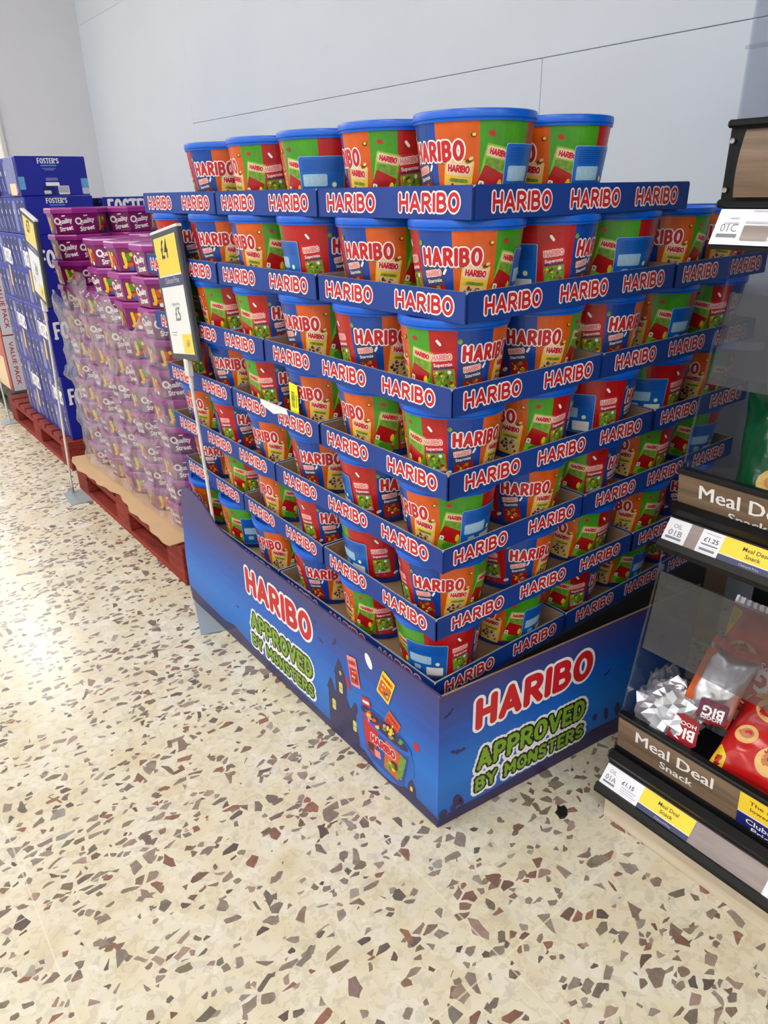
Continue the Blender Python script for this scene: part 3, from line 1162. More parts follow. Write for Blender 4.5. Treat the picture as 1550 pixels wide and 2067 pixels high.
def skirt_art(mb, s0, mp, W, N_, R_, G2, B_):
    """name and slogan with its left end at s0 (reading direction +s)"""
    FH = shift(word('HARIBO', .331, .080, .0092, .36), s0 + .172, .254)
    fill(mb, FH, s0 - .01, s0 + .356, .198, .31, .0022, mp(.0006), W, .0068)
    fill(mb, FH, s0 - .01, s0 + .356, .198, .31, .0018, mp(.0010), R_, 0)
    Fa, ba = monster(mb, 'APPROVED', s0 + .172, .131, .318, .060, .0078, mp, 1)
    Fb, bb = monster(mb, 'BY MONSTERS', s0 + .172, .0655, .322, .043, .0062, mp, 2)
    FU = lambda X, Y: np.minimum(Fa(X, Y), Fb(X, Y))
    full = (s0 - .012, s0 + .356, .026, .178)
    fill(mb, FU, full[0], full[1], full[2], full[3], .0022, mp(.0006), W, .0092)
    fill(mb, FU, full[0], full[1], full[2], full[3], .0018, mp(.0009), B_, .0028)
    fill(mb, FU, full[0], full[1], full[2], full[3], .0016, mp(.0012), G2, -.0020)


sk = thing('display_skirt', 'printed night-sky card skirt with slogan round the foot of the sweet display', 'display stand')
mats = [NIGHT, M['kraft'], M['night0'], M['white'], M['red'], mat('slime_green', (122, 164, 34), .4, .06, 60), M['black']]
# right panel: local x along the panel, faces -y, swung out by a few degrees
q = MB()
LR_ = .78
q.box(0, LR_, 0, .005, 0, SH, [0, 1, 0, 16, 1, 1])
mpR = lambda off: (lambda a, b: (a, -off, b))
edge = [(0, 0), (LR_, 0), (LR_, .052), (.66, .058), (.6, .05), (.52, .047), (.45, .05), (.36, .036), (.25, .03), (.12, .026), (.06, .028), (0, .022)]
fill(q, poly_sdf(edge), 0, LR_, 0, .06, .006, mpR(.0003), 2)
for cx, cy, s, an in ((.048, .181, .0022, -14), (.026, .288, .0016, 40), (.476, .201, .0014, 30), (.66, .23, .0016, 10)):
    fill(q, bat(cx, cy, s, an), cx - .03, cx + .03, cy - .03, cy + .03, .0022, mpR(.0004), 2)
for cx, cy, rx, ry in ((.05, .05, .011, .017), (.04, .034, .007, .01), (.062, .04, .006, .012), (.014, .032, .011, .011), (.49, .078, .007, .02), (.452, .085, .008, .01), (.53, .075, .009, .022)):
    fill(q, ell(cx, cy, rx, ry, 12), cx - .025, cx + .025, cy - .03, cy + .03, .003, mpR(.0005), 2)
skirt_art(q, .084, mpR, 3, 2, 4, 5, 6)
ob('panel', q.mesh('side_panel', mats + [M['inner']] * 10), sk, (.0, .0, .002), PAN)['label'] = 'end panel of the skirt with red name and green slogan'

# left panel: local x = -Y, faces -X
PL_ = 1.212
q = MB()
top = [(0, 0), (-.0, SH), (-.30, SH), (-.80, SH + .006), (-.90, SH + .012), (-.955, SH + .022), (-.99, SH + .044), (-1.03, SH + .064), (-1.09, SH + .078), (-1.14, SH + .08),
       (-1.168, SH + .07), (-1.185, SH + .03), (-1.2, SH - .08), (-PL_, .16), (-PL_, .05), (-1.2, 0)]
q.prism([(-p[0], p[1]) for p in top][::-1], lambda p: (0.0, p[0], p[1]), lambda p: (.005, p[0], p[1]), 0)
mpL = lambda off: (lambda a, b: (-off, -a, b))
edge = [(-1.2, 0), (0, 0), (0, .024), (-.1, .03), (-.25, .028), (-.42, .024), (-.6, .03), (-.8, .034), (-.9, .05), (-.96, .036), (-1.1, .04), (-1.208, .05)]
fill(q, poly_sdf(edge), -1.21, 0, 0, .06, .006, mpL(.0003), 2)
skirt_art(q, -.795, mpL, 3, 2, 4, 5, 6)
# haunted house
house = [(-.395, .02), (-.395, .125), (-.402, .122), (-.383, .165), (-.366, .130), (-.362, .13), (-.362, .185), (-.370, .182), (-.345, .238), (-.322, .196), (-.318, .2),
         (-.314, .19), (-.318, .14), (-.306, .118), (-.30, .12), (-.284, .150), (-.268, .112), (-.272, .10), (-.272, .02)]
fill(q, poly_sdf(house), -.41, -.25, .015, .245, .004, mpL(.0004), 2)
for cx, cy, w, h in ((-.340, .155, .015, .030), (-.372, .088, .015, .030), (-.288, .076, .014, .030), (-.340, .197, .009, .011)):
    fill(q, rbox(cx, cy, w, h, 0, .004), cx - .012, cx + .012, cy - .02, cy + .02, .002, mpL(.0008), 7)
    fill(q, rbox(cx, cy, .0016, h), cx - .004, cx + .004, cy - .02, cy + .02, .002, mpL(.0011), 2)
    fill(q, rbox(cx, cy, w, .0016), cx - .012, cx + .012, cy - .004, cy + .004, .002, mpL(.0011), 2)
for cx, cy, s, an in ((-.86, .13, .0012, 10), (-.42, .245, .0014, -20), (-.36, .27, .0016, 60), (-.44, .285, .001, 0)):
    fill(q, bat(cx, cy, s, an), cx - .02, cx + .02, cy - .02, cy + .02, .002, mpL(.0004), 2)
# glow edge round the pictured tub, flying sweet bags, moon
fill(q, ell(-.228, .292, .0105, .019, 30), -.25, -.2, .26, .32, .002, mpL(.0005), 3)


def flybag(cx, cy, w, h, an, c1, c2):
    R = .05
    fill(q, rbox(cx, cy, w, h, an, .002), cx - R, cx + R, cy - R, cy + R, .003, mpL(.0014), c1)
    a = math.radians(an)
    px, py = cx + math.sin(a) * h * .14, cy - math.cos(a) * h * .14
    fill(q, rbox(px, py, w * .84, h * .52, an, .002), cx - R, cx + R, cy - R, cy + R, .003, mpL(.0017), c2)
    rr2 = random.Random(int(cx * 1000))
    for _ in range(9):
        ex, ey = px + rr2.uniform(-.3, .3) * w, py + rr2.uniform(-.2, .2) * h
        fill(q, ell(ex, ey, .0034, .0026, rr2.random() * 180), ex - .006, ex + .006, ey - .006, ey + .006, .0016, mpL(.002), rr2.choice((8, 9, 3, 10)))
    FF = shift(word('HARIBO', w * .8, h * .14, .0009, .3), cx - math.sin(a) * h * .3, cy + math.cos(a) * h * .3, an)
    fill(q, FF, cx - R, cx + R, cy - R, cy + R, .001, mpL(.002), 4 if c1 != 4 else 3)


flybag(-.285, .232, .036, .075, 12, 11, 4)
flybag(-.236, .158, .032, .06, 12, 4, 6)
flybag(-.168, .258, .044, .07, -20, 8, 12)
flybag(-.150, .168, .044, .064, -24, 12, 4)
fill(q, ell(-.31, .186, .006, .018, 25), -.33, -.29, .16, .21, .003, mpL(.0006), 4)
fill(q, ell(-.068, .166, .009, .0115), -.08, -.055, .15, .18, .0025, mpL(.0006), 4)
# pictured open tub with a pale glow round it
fill(q, ell(-.178, .095, .104, .088), -.29, -.06, .0, .19, .004, mpL(.0005), 16)
tubp = [(-.262, .156), (-.246, .045), (-.225, .026), (-.13, .020), (-.108, .03), (-.090, .13)]
fill(q, poly_sdf(tubp), -.28, -.06, .01, .17, .004, mpL(.0008), 13)
fill(q, poly_sdf([(-.256, .13), (-.242, .05), (-.212, .04), (-.196, .12)]), -.28, -.1, .01, .17, .003, mpL(.0011), 4)
fill(q, poly_sdf([(-.196, .12), (-.212, .04), (-.178, .034), (-.172, .115)]), -.28, -.1, .01, .17, .003, mpL(.0011), 13)
fill(q, poly_sdf([(-.172, .115), (-.178, .034), (-.128, .03), (-.106, .11)]), -.28, -.08, .01, .17, .003, mpL(.0011), 12)
fill(q, poly_sdf([(-.12, .11), (-.135, .036), (-.116, .04), (-.098, .11)]), -.28, -.08, .01, .17, .003, mpL(.0014), 9)
fill(q, ell(-.176, .142, .094, .026, -4), -.28, -.06, .1, .19, .004, mpL(.0017), 14)
fill(q, ell(-.176, .146, .084, .019, -4), -.28, -.06, .1, .19, .004, mpL(.002), 2)
rr = random.Random(12)
for _ in range(26):
    a_ = rr.random() * 6.28
    rr_ = math.sqrt(rr.random())
    ex, ey = -.176 + .072 * rr_ * math.cos(a_), .146 + .014 * rr_ * math.sin(a_)
    fill(q, ell(ex, ey, .008, .004, rr.random() * 90), ex - .01, ex + .01, ey - .01, ey + .01, .002, mpL(.0023 + .00005 * _), rr.choice((4, 8, 9, 12, 15)))
FF = shift(word('HARIBO', .088, .024, .0032, .36), -.180, .092, 2)
fill(q, FF, -.24, -.12, .07, .115, .0014, mpL(.0018), 3, .0018)
fill(q, FF, -.24, -.12, .07, .115, .0012, mpL(.0022), 4, 0)
for ex, ey, c in ((-.15, .055, 8), (-.2, .055, 15), (-.225, .06, 10), (-.14, .065, 10), (-.16, .048, 9)):
    fill(q, rbox(ex, ey, .022, .02, 10, .003), ex - .02, ex + .02, ey - .02, ey + .02, .003, mpL(.0016), c)
fill(q, poly_sdf([(-.095, .02), (-.095, .05), (-.082, .07), (-.07, .05), (-.07, .02)]), -.1, -.06, .01, .08, .003, mpL(.0006), 2)
fill(q, rbox(-.083, .042, .008, .012), -.09, -.07, .03, .06, .002, mpL(.001), 8)
mats2 = mats + [mat('window_glow_print', (206, 206, 120), .5, .05), M['sun'], M['leaf'], M['dark'], M['pink'], M['p_orange'], M['p_blue'], M['lid'], M['pink'], M['info']]
lp = ob('panel', q.mesh('front_panel', mats2), sk, (0, 0, .004))
lp.rotation_euler = (0, math.radians(.4), 0)
lp['label'] = 'long aisle panel of the skirt with haunted house picture and raised far end'
# rear sides and the raised inner base the bottom trays stand on
q = MB()
q.box(.03, 1.0, 1.212, 1.217, .003, SH)
q.box(1.05, 1.055, -.02, 1.217, .003, SH)
ob('panel', q.mesh('rear_panel', [M['kraft']]), sk)
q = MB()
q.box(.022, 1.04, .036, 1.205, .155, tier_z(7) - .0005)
ob('inner_base', q.mesh('inner_base', [mat('shade_darkened_base', (30, 26, 28), .8)]), sk)  # near-black colour stands in for shade in the gap below the trays

# ------------------------------------------------------------------ pallets
def make_pallet(label, x0, y0, lx, ly, ml, mc, top=.144):
    t = thing('wooden_pallet', label, 'pallet', (x0, y0, 0), 0, 'pallets along the wall')
    zb, zk, zs, zt = .02, top - .046, top - .022, top

    def part(name, a, m):
        q = MB()
        q.bevbox(*a, .003)
        ob(name, q.mesh(name, [m]), t)
    for x in (0, lx / 2 - .05, lx - .1):
        part('bottom_board', (x, x + .1, 0, ly, 0, zb), ml)
        for y in (0, ly / 2 - .07, ly - .14):
            part('block', (x, x + .1, y, y + .14, zb, zk), ml)
        part('bearer', (x, x + .1, 0, ly, zk, zs), ml)
    n = 9
    for i in range(n):
        w = .105
        y = (ly - w) * i / (n - 1)
        part('deck_board', (0, lx, y, y + w, zs, zt), mc)
    return t


make_pallet('red wooden pallet hidden inside the card skirt of the sweet display', .025, .03, 1.0, 1.17, M['pallet'], M['palletx'])
make_pallet('red wooden pallet under the purple chocolate tubs', .022, 1.30, 1.0, 1.17, M['pallet'], M['palletx'])
make_pallet('red wooden pallet under the blue beer cartons', .065, 2.72, 1.0, 1.18, M['pallet'], M['palletx'])
make_pallet('dark grey pallet under the red cartons at the far left', .09, 3.94, 1.0, 1.1, M['paldark'], M['paldark'])

# brown layer sheet on the chocolate pallet
q = MB()


def sheet(u, v):
    x = .015 + u * .99
    y = 1.33 + v * 1.13
    k = max(0, 1 - u * 9)
    x -= k * (.011 * math.sin(v * 9 + .6) + .006 * math.sin(v * 23) + .004 * math.sin(v * 61) + .012)
    z = .1465 + .004 * math.sin(v * 14) * k + .003 * k
    return x, y, z


q.grid(24, 60, sheet)
nv = len(q.v)
q.grid(24, 60, lambda u, v: tuple(a + b_ for a, b_ in zip(sheet(u, v), (0, 0, .0035))))
for j in range(60):
    a, b_ = j * 25, (j + 1) * 25
    q.f.append((a, b_, nv + b_, nv + a))
    q.m.append(0)
for i in range(24):
    q.f.append((i, i + 1, nv + i + 1, nv + i))
    q.m.append(0)
tag(ob('layer_sheet', q.mesh('layer_sheet', [M['sheet']])), 'brown kraft layer sheet with wavy edge beneath the purple tubs', 'sheet')

# ------------------------------------------------------------------ purple chocolate tubs
QH = .094


def make_choc():
    def ring(a):
        c = a * .56
        return [(a - c, -a), (a, -a + c), (a, a - c), (a - c, a), (-a + c, a), (-a, a - c), (-a, -a + c), (-a + c, -a)]

    def loft(b, levels, mi=0):
        o = len(b.v)
        for a, z in levels:
            b.v += [(x, y, z) for x, y in ring(a)]
        for i in range(len(levels) - 1):
            for k in range(8):
                b.f.append((o + i * 8 + k, o + i * 8 + (k + 1) % 8, o + (i + 1) * 8 + (k + 1) % 8, o + (i + 1) * 8 + k))
                b.m.append(mi)
        b.f.append(tuple(o + k for k in range(8))[::-1])
        b.f.append(tuple(o + (len(levels) - 1) * 8 + k for k in range(8)))
        b.m += [mi, mi]
    A0, A1 = .0945, .1025
    b = MB()
    loft(b, [(A0 - .003, 0), (A0, .003), (A1, .0775), (A1, .080)])
    mats = [M[k] for k in ('qs', 'white', 'sun', 'p_red', 'p_green', 'p_orange', 'pale', 'dark', 'info', 'yellowbag')]

    def side(k):
        """map for octagon face k (0..7), x along the face, y height"""
        c, s = math.cos(k * math.pi / 4), math.sin(k * math.pi / 4)
        f_ = 1.0 if k % 2 == 0 else (2 - .56) / math.sqrt(2)

        def mk(off):
            def mp(x, y):
                d = -f_ * (A0 + (A1 - A0) * min(1, y / .0775)) - off
                return (x * c - d * s, x * s + d * c, y)
            return mp
        return mk
    for k in (0, 3, 4, 7):
        mk = side(k)
        put(b, 'uality', .010, .041, .0165, mk(.0006), 1, .035, width=.048, ang=8, shear=.1)
        put(b, 'Street', .004, .014, .0165, mk(.0006), 1, .035, width=.056, ang=8, shear=.1)
        fill(b, rbox(.002, .066, .016, .0045, 6, .002), -.01, .02, .058, .074, .002, mk(.0006), 1)
        fill(b, lambda X, Y: np.abs(np.hypot(X + .026, Y - .047) - .0100) - .0030, -.045, -.008, .03, .065, .002, mk(.0006), 1)
        fill(b, rbox(-.017, .036, .014, .004, -30, .002), -.03, 0, .025, .05, .002, mk(.0007), 1)
    for k in (1, 2, 5, 6):
        mk = side(k)
        v = k in (1, 6)
        for n_, (x, y, w, h, an, c) in enumerate(((-.020, .040, .011, .044, 6, 2), (-.006, .046, .018, .024, 20, 4 if v else 5), (.010, .038, .02, .03, -14, 3), (.021, .030, .015, .03, -8, 3),
                                                  (-.004, .022, .02, .014, 0, 5), (.004, .054, .012, .012, 30, 2), (.0, .012, .016, .012, 0, 8 if v else 1), (-.022, .016, .014, .01, 0, 9))):
            fill(b, rbox(x, y, w, h, an, .004), x - .03, x + .03, y - .03, y + .03, .0035, mk(.0004 + n_ * .0002), c)
    body = b.mesh('tub_body', mats)
    b = MB()
    loft(b, [(A1 + .003, .0735), (A1 + .0055, .0745), (A1 + .0055, .0885), (A1 + .003, .0930), (A1 - .004, .0938), (A1 - .008, .0912)])
    lid = b.mesh('tub_lid', [M['qslid']])
    return body, lid


CHOC = make_choc()
QP = .2165
HGT = {(0, 0): 10, (1, 0): 10, (2, 0): 10, (3, 0): 8, (4, 0): 11, (0, 1): 10, (1, 1): 10, (2, 1): 10, (3, 1): 10, (4, 1): 11}
COLN = ('nearest the sweet display', 'second from the sweet display', 'in the middle', 'second from the beer', 'nearest the beer')
LAY = ('bottom', 'second', 'third', 'fourth', 'fifth', 'sixth', 'seventh', 'eighth', 'ninth', 'tenth', 'eleventh', 'twelfth')
for (c, r), h in HGT.items():
    for k in range(h):
        x = .180 + r * QP + RND.uniform(-.004, .004)
        y = 1.462 + c * QP + RND.uniform(-.003, .003)
        t = thing('chocolate_tub', 'purple chocolate tub, %s layer, %s stack %s' % (LAY[k], ('front', 'rear')[r], COLN[c]), 'tub',
                  (x, y, .1506 + k * QH), math.pi / 4 * RND.randrange(8) + RND.uniform(-.05, .05), 'purple chocolate tubs on the pallet')
        ob('body', CHOC[0], t)
        ob('lid', CHOC[1], t)

# stretch film round the lower part of the stack
q = MB()
x0, x1, y0, y1 = .064, .52, 1.345, 2.445
loop = [(x1, y1), (x0 + .02, y1), (x0, y1 - .02), (x0, y0 + .02), (x0 + .02, y0), (x1, y0)]
seg = []
for (ax, ay), (bx, by) in zip(loop[:-1], loop[1:]):
    n_ = max(1, int(math.hypot(bx - ax, by - ay) / .012))
    seg += [(ax + (bx - ax) * i / n_, ay + (by - ay) * i / n_) for i in range(n_)]
seg.append(loop[-1])
NS, NZ = len(seg) - 1, 62
cx_, cy_ = .3, 1.92


def filmp(u, v):
    i = min(NS, int(round(u * NS)))
    x, y = seg[i]
    ztop = .90 + .05 * math.sin(y * 7 + x * 5) + .03 * math.sin(y * 19)
    z = .16 + v * (ztop - .16)
    p = Vector((x * 9, y * 9, z * 15))
    w = mnoise.noise(p) * .012 + mnoise.noise(p * 2.7) * .006
    for zb in (.55, ztop - .03):
        w += math.exp(-((z - zb) / .03) ** 2) * (.012 + .016 * abs(mnoise.noise(Vector((x * 40, y * 40, z * 70)))))
    # drawn in between the columns and between the layers
    cp = abs(((y - 1.462 + QP / 2) / QP) % 1 - .5) * 2
    w += .006 * (1 - cp) + .004 * math.cos((z - .1506) / QH * 6.283)
    nx, ny = (x - cx_), (y - cy_)
    if abs(nx) / (x1 - x0) > abs(ny) / (y1 - y0):
        return (x - w * (1 if nx < 0 else -1), y, z)
    return (x, y + w * (1 if ny > 0 else -1), z)


q.grid(NS, NZ, filmp)
tag(ob('shrink_film', q.mesh('shrink_film', [M['film']], True)), 'crinkled clear shrink film wrapped round the lower purple tubs', 'plastic film')

# ------------------------------------------------------------------ beer cartons
def make_carton(lx, ly, h, big):
    b = MB()
    b.bevbox(0, lx, 0, ly, 0, h, .003)
    mats = [M[k] for k in ('fblue', 'white', 'can', 'fdark', 'gold', 'sky', 'lilac', 'cream', 'black')]
    f = lambda off: (lambda a, c: (a, -off, c))
    g_ = lambda off: (lambda a, c: (-off, -a, c))
    if big:
        W_ = shift(word("FOSTER'S", lx * .86, .078, .0062, .34, .09), lx / 2, h - (.046 if h < .3 else .10))
        fill(b, W_, 0, lx, h - .16, h, .0022, f(.0006), 1)
        fill(b, rbox(lx / 2, h - .155, lx * .5, .006), 0, lx, h - .17, h - .145, .004, f(.0006), 2)
    else:
        W_ = shift(word("FOSTER'S", .088, .021, .0017, .34, .1), lx * .46, h - .018)
        fill(b, W_, .02, lx, h - .04, h - .002, .0011, f(.0006), 1)
        for k, (w, y) in enumerate(((.066, .036), (.058, .047), (.04, .053))):
            fill(b, rbox(lx * .46, h - y, w, .004), .02, lx, h - y - .004, h - y + .004, .002, f(.0006), 2 if k else 5)
        fill(b, rbox(lx * .47, .065, .05, .012), 0, lx, .05, .08, .004, f(.0006), 2)
        fill(b, rbox(lx * .47, .046, .056, .014), 0, lx, .03, .06, .004, f(.0006), 1)
        fill(b, rbox(lx * .40, .020, .052, .032), 0, lx, .0, .04, .004, f(.0006), 3)
        fill(b, rbox(lx * .38, .014, .03, .014), 0, lx, .0, .03, .004, f(.0009), 6)
        fill(b, rbox(lx * .62, .022, .046, .034), 0, lx, .0, .05, .004, f(.0006), 1)
        for k in range(11):
            fill(b, rbox(lx * .62 - .019 + k * .0038, .024, .0016, .026), 0, lx, .005, .045, .0008, f(.0009), 3)
        fill(b, rbox(lx - .016, .05, .03, .036, 0), lx - .04, lx, .02, .08, .004, f(.0006), 5)
        fill(b, rbox(lx - .016, .018, .03, .026, 0), lx - .04, lx, .0, .04, .004, f(.0006), 6)
        fill(b, rbox(.012, .05, .024, .05, 0), 0, .04, .01, .09, .004, f(.0006), 5)
    # long side: a row of printed cans, the name near the front end
    rows = (h,) if h < .2 else (h / 2, h / 2)
    z = 0
    for hh in rows:
        n_ = 5
        for k in range(n_):
            a = -(ly * (k + .5) / n_)
            fill(b, rbox(a, z + hh * .48, ly / n_ * .72, hh * .82, 0, .012), a - .06, a + .06, z, z + hh, .006, g_(.0005), 2 if k == 2 else 3)
            fill(b, rbox(a - .014, z + hh * .60, .011, hh * .13, 0, .003), a - .06, a + .06, z, z + hh, .004, g_(.0008), 1)
            fill(b, poly_sdf([(a - .02, z + hh * .45), (a - .004, z + hh * .5), (a + .020, z + hh * .14), (a + .004, z + hh * .12)]), a - .06, a + .06, z, z + hh, .004, g_(.0008), 2)
            rect(b, a - .012, a + .012, z + hh * .84, z + hh * .9, g_(.0008), 2)
        z += hh
    if big:
        W_ = shift(word("FOSTER'S", .15, .07, .0055, .34, .09), -.10, h * .66, -4)
        fill(b, rbox(-.10, h * .66, .165, .085, -4, .01), -.21, 0, h * .4, h * .9, .004, g_(.0012), 0)
        fill(b, W_, -.21, 0, h * .4, h * .95, .0024, g_(.0015), 1)
        fill(b, rbox(-.125, h * .36, .034, .1, -8, .004), -.2, 0, .02, h * .6, .005, g_(.0013), 4)
    return b.mesh('beer_carton', mats)


CA = make_carton(.287, .385, .309, True)
CB = make_carton(.287, .385, .154, False)
CC = make_carton(.287, .385, .268, True)
POS = ('near end', 'far end')
for j in range(2):
    y = 2.745 + .39 * j
    z = .1445
    for k in range(3):
        tag(ob('beer_carton', CA, None, (.095 + RND.uniform(-.004, .004), y, z)), 'tall blue beer carton at the %s of the aisle side, %s layer' % (POS[j], ('bottom', 'second', 'third')[k]), 'carton', 'blue beer cartons')
        z += .3095
    tag(ob('beer_carton', CB, None, (.10, y, z)), 'short blue beer carton at the %s of the aisle side, fourth layer' % POS[j], 'carton', 'blue beer cartons')
    z += .155
    if j < 2:
        t = thing('beer_carton', 'short blue beer carton on top of the beer stack, %s' % POS[j], 'carton', (.095 - .018 * j, y + .004, z), 0, 'blue beer cartons')
        ob('carton', CB, t)
        q = MB()
        q.bevbox(-.002, .0, .03, .19, .012, .15, .0006)
        q.bevbox(-.003, -.001, .05, .15, .004, .05, .0006, 1)
        ob('side_patch', q.mesh('side_patch', [M['can'], M['cream']]), t)['label'] = 'silver and cream printed patch'
    for r in (1, 2):
        z2 = .1445
        for k in range(4):
            tag(ob('beer_carton', CC, None, (.43 + .29 * (r - 1), y, z2)), 'blue beer carton in the %s row from the aisle, %s, %s layer' % (('second', 'third')[r - 1], POS[j], LAY[k]), 'carton', 'blue beer cartons')
            z2 += .2685

# ------------------------------------------------------------------ red and white value cartons, far left
q = MB()
q.bevbox(0, .42, 0, .5, 0, .335, .003)
mats = [M['p_red'], M['white'], M['cream'], M['red']]
f = lambda a, c: (a, -.0006, c)
rect(q, .004, .074, .003, .332, f, 1)
put(q, 'VALUE PACK', .030, .168, .024, lambda a, c: (a, -.0012, c), 3, .01, ang=-90, width=.26)
fill(q, rbox(-.25, .1, .5, .2), -.5, 0, 0, .2, .02, lambda a, c: (-.0006, -a, c), 2)
fill(q, rbox(-.04, .167, .08, .33), -.1, 0, 0, .335, .02, lambda a, c: (-.0009, -a, c), 0)
VC = q.mesh('value_carton', mats)
for k in range(2):
    for j in range(2):
        tag(ob('value_carton', VC, None, (.113 + .004 * k, 3.965 + .51 * j, .1445 + .336 * k)),
            'red carton with white value pack strip, %s layer, %s' % (('lower', 'upper')[k], ('near the beer', 'farther along')[j]), 'carton', 'red value cartons')

# ------------------------------------------------------------------ price signs on poles
def price_sign(label, base, foot, top, h, yaw, price, regular, plate, tilt=0.0):
    """base: plate rectangle; foot, top: pole ends; sign of height h sits on the pole's top"""
    t = thing('price_sign', label, 'sign', (foot[0], foot[1], 0), 0, 'price signs on poles')
    fx, fy = foot
    q = MB()
    q.bevbox(0, plate[4], 0, plate[3], 0, .0035, .001)
    ob('base_plate', q.mesh('base_plate', [M['plate']]), t, (plate[0] - fx, plate[1] - fy, 0), -math.radians(plate[2]))
    q = MB()
    q.tube((0, 0, .0035), (0, 0, .06), .007, 12)
    ob('socket', q.mesh('socket', [M['plate']]), t)
    tx, ty, tz = top[0] - fx, top[1] - fy, top[2]
    q = MB()
    q.tube((0, 0, .02), (tx, ty, tz), .0048, 12)
    ob('pole', q.mesh('pole', [M['pole']], True), t)
    q = MB()
    q.bevbox(tx - .009, tx + .009, ty - .011, ty + .011, tz - .035, tz + .012, .003)
    q.tube((tx * .93, ty * .93, tz * .93 - .01), (tx * .95, ty * .95, tz * .95), .0065, 12)
    ob('clip', q.mesh('clip', [M['pole']]), t)
    W_ = .208
    q = MB()
    q.bevbox(-.007, .007, -W_ / 2, W_ / 2, 0, h, .003)
    fr = ob('frame', q.mesh('frame', [M['frame']]), t, (tx, ty, tz + .008))
    lean = math.atan2(ty, tz) + tilt
    fr.rotation_euler = (-lean, 0, yaw)
    q = MB()
    mp = lambda off: (lambda a, c: (-.0072 - off, -a, c))
    w2 = W_ - .036
    rect(q, -w2 / 2, w2 / 2, .017, h - .017, mp(.0), 1)
    rect(q, -w2 / 2, w2 / 2, h * .665, h * .945, mp(.0004), 0)
    rect(q, -W_ / 2 + .004, W_ / 2 - .004, h * .575, h * .652, mp(.0004), 2)
    rect(q, w2 * .06, w2 / 2, .019, .068, mp(.0004), 0)
    put(q, price, -.012, h * .79, .044, mp(.0008), 3, .015, sx=.85)
    put(q, 'Clubcard Price', .01, h * .60, .014, mp(.0008), 4, .005, sx=.9)
    put(q, 'Regular Price', .005, h * .43, .0085, mp(.0008), 5, 0, sx=.9)
    put(q, regular, .008, h * .315, .034, mp(.0008), 5, .01, sx=.85)
    for k, w in enumerate((.03, .042, .036)):
        fill(q, rbox(-.052 + w * .2, h * .25 - k * .008, w, .003), -.1, .1, h * .2, h * .3, .004, mp(.0008), 5)
    put(q, price, w2 * .29, .036, .018, mp(.0008), 5, .01, sx=.85)
    ob('price_card', q.mesh('price_card', [M['signy'], M['signw'], M['navy'], M['black'], M['lilac'], M['grey']]), fr)
    q = MB()
    q.bevbox(-.0076, .0076, -W_ / 2 - .0004, W_ / 2 + .0004, h - .006, h + .001, .001)
    ob('top_edge', q.mesh('top_edge', [M['pole']]), fr)
    return t


price_sign('price sign on white pole in front of the sweet display', None, (.0185, .972), (.006, 1.002, .815), .325, math.radians(-4), '£4', '£5', (-.071, .99, 19, .205, .13), .10)
price_sign('price sign on white pole between the purple tubs and the beer', None, (-.022, 2.425), (-.018, 2.27, .85), .315, math.radians(-3), '£7', '£9', (-.072, 2.28, 4, .17, .10))
# bare pole further along
t = thing('sign_pole', 'thin white sign pole on grey plate beside the far red cartons', 'pole', (.035, 3.86, 0))
q = MB()
q.bevbox(-.05, .024, -.08, .05, 0, .0035, .001)
ob('base_plate', q.mesh('base_plate', [M['plate']]), t)
q = MB()
q.tube((0, 0, .0035), (-.02, -.05, .9), .0052, 12)
ob('pole', q.mesh('pole', [M['pole']], True), t)

# ------------------------------------------------------------------ meal-deal shelving on the right
SY0, SY1, SB = -.19, -1.32, .86        # left end, right end, back
su = thing('shelving_unit', 'black snack shelving unit with oak risers and clear acrylic fronts', 'shelving', (0, SY0, 0))
Y = lambda y: y - SY0
LEN = SY1 - SY0


def part(name, mats, parent, fn, label=None, smooth=False):
    q = MB()
    fn(q)
    o = ob(name, q.mesh(name, mats, smooth), parent)
    if label:
        o['label'] = label
    return o


def extr(pts, y0=0.0, y1=LEN, mi=0):
    return lambda q: q.prism(pts[::-1], lambda p: (p[0], y0, p[1]), lambda p: (p[0], y1, p[1]), mi)


part('kick_plate', [M['paleoak']], su, lambda q: q.bevbox(.298, .314, LEN, -.004, 0, .092, .002), 'pale wood kick plate')
part('back_panel', [M['blackm']], su, lambda q: q.box(SB, SB + .02, LEN, 0, 0, 2.16))  # panel and upright carried up out of view to block light
part('upright', [M['blackm']], su, lambda q: q.bevbox(SB - .05, SB, -.04, 0, 0, 2.16, .003))
for z_ in (1.58, 1.88, 2.14):  # unseen upper boards, added to shade the shelf side of the display
    part('shelf_board', [M['blackm']], su, lambda q: q.box(.42, SB, LEN, 0, z_, z_ + .022))
part('plinth', [M['blackm']], su, lambda q: q.box(.318, SB, LEN, -.02, 0, .088))
# level: rail front bottom/top points, deck, riser
LEVELS = []


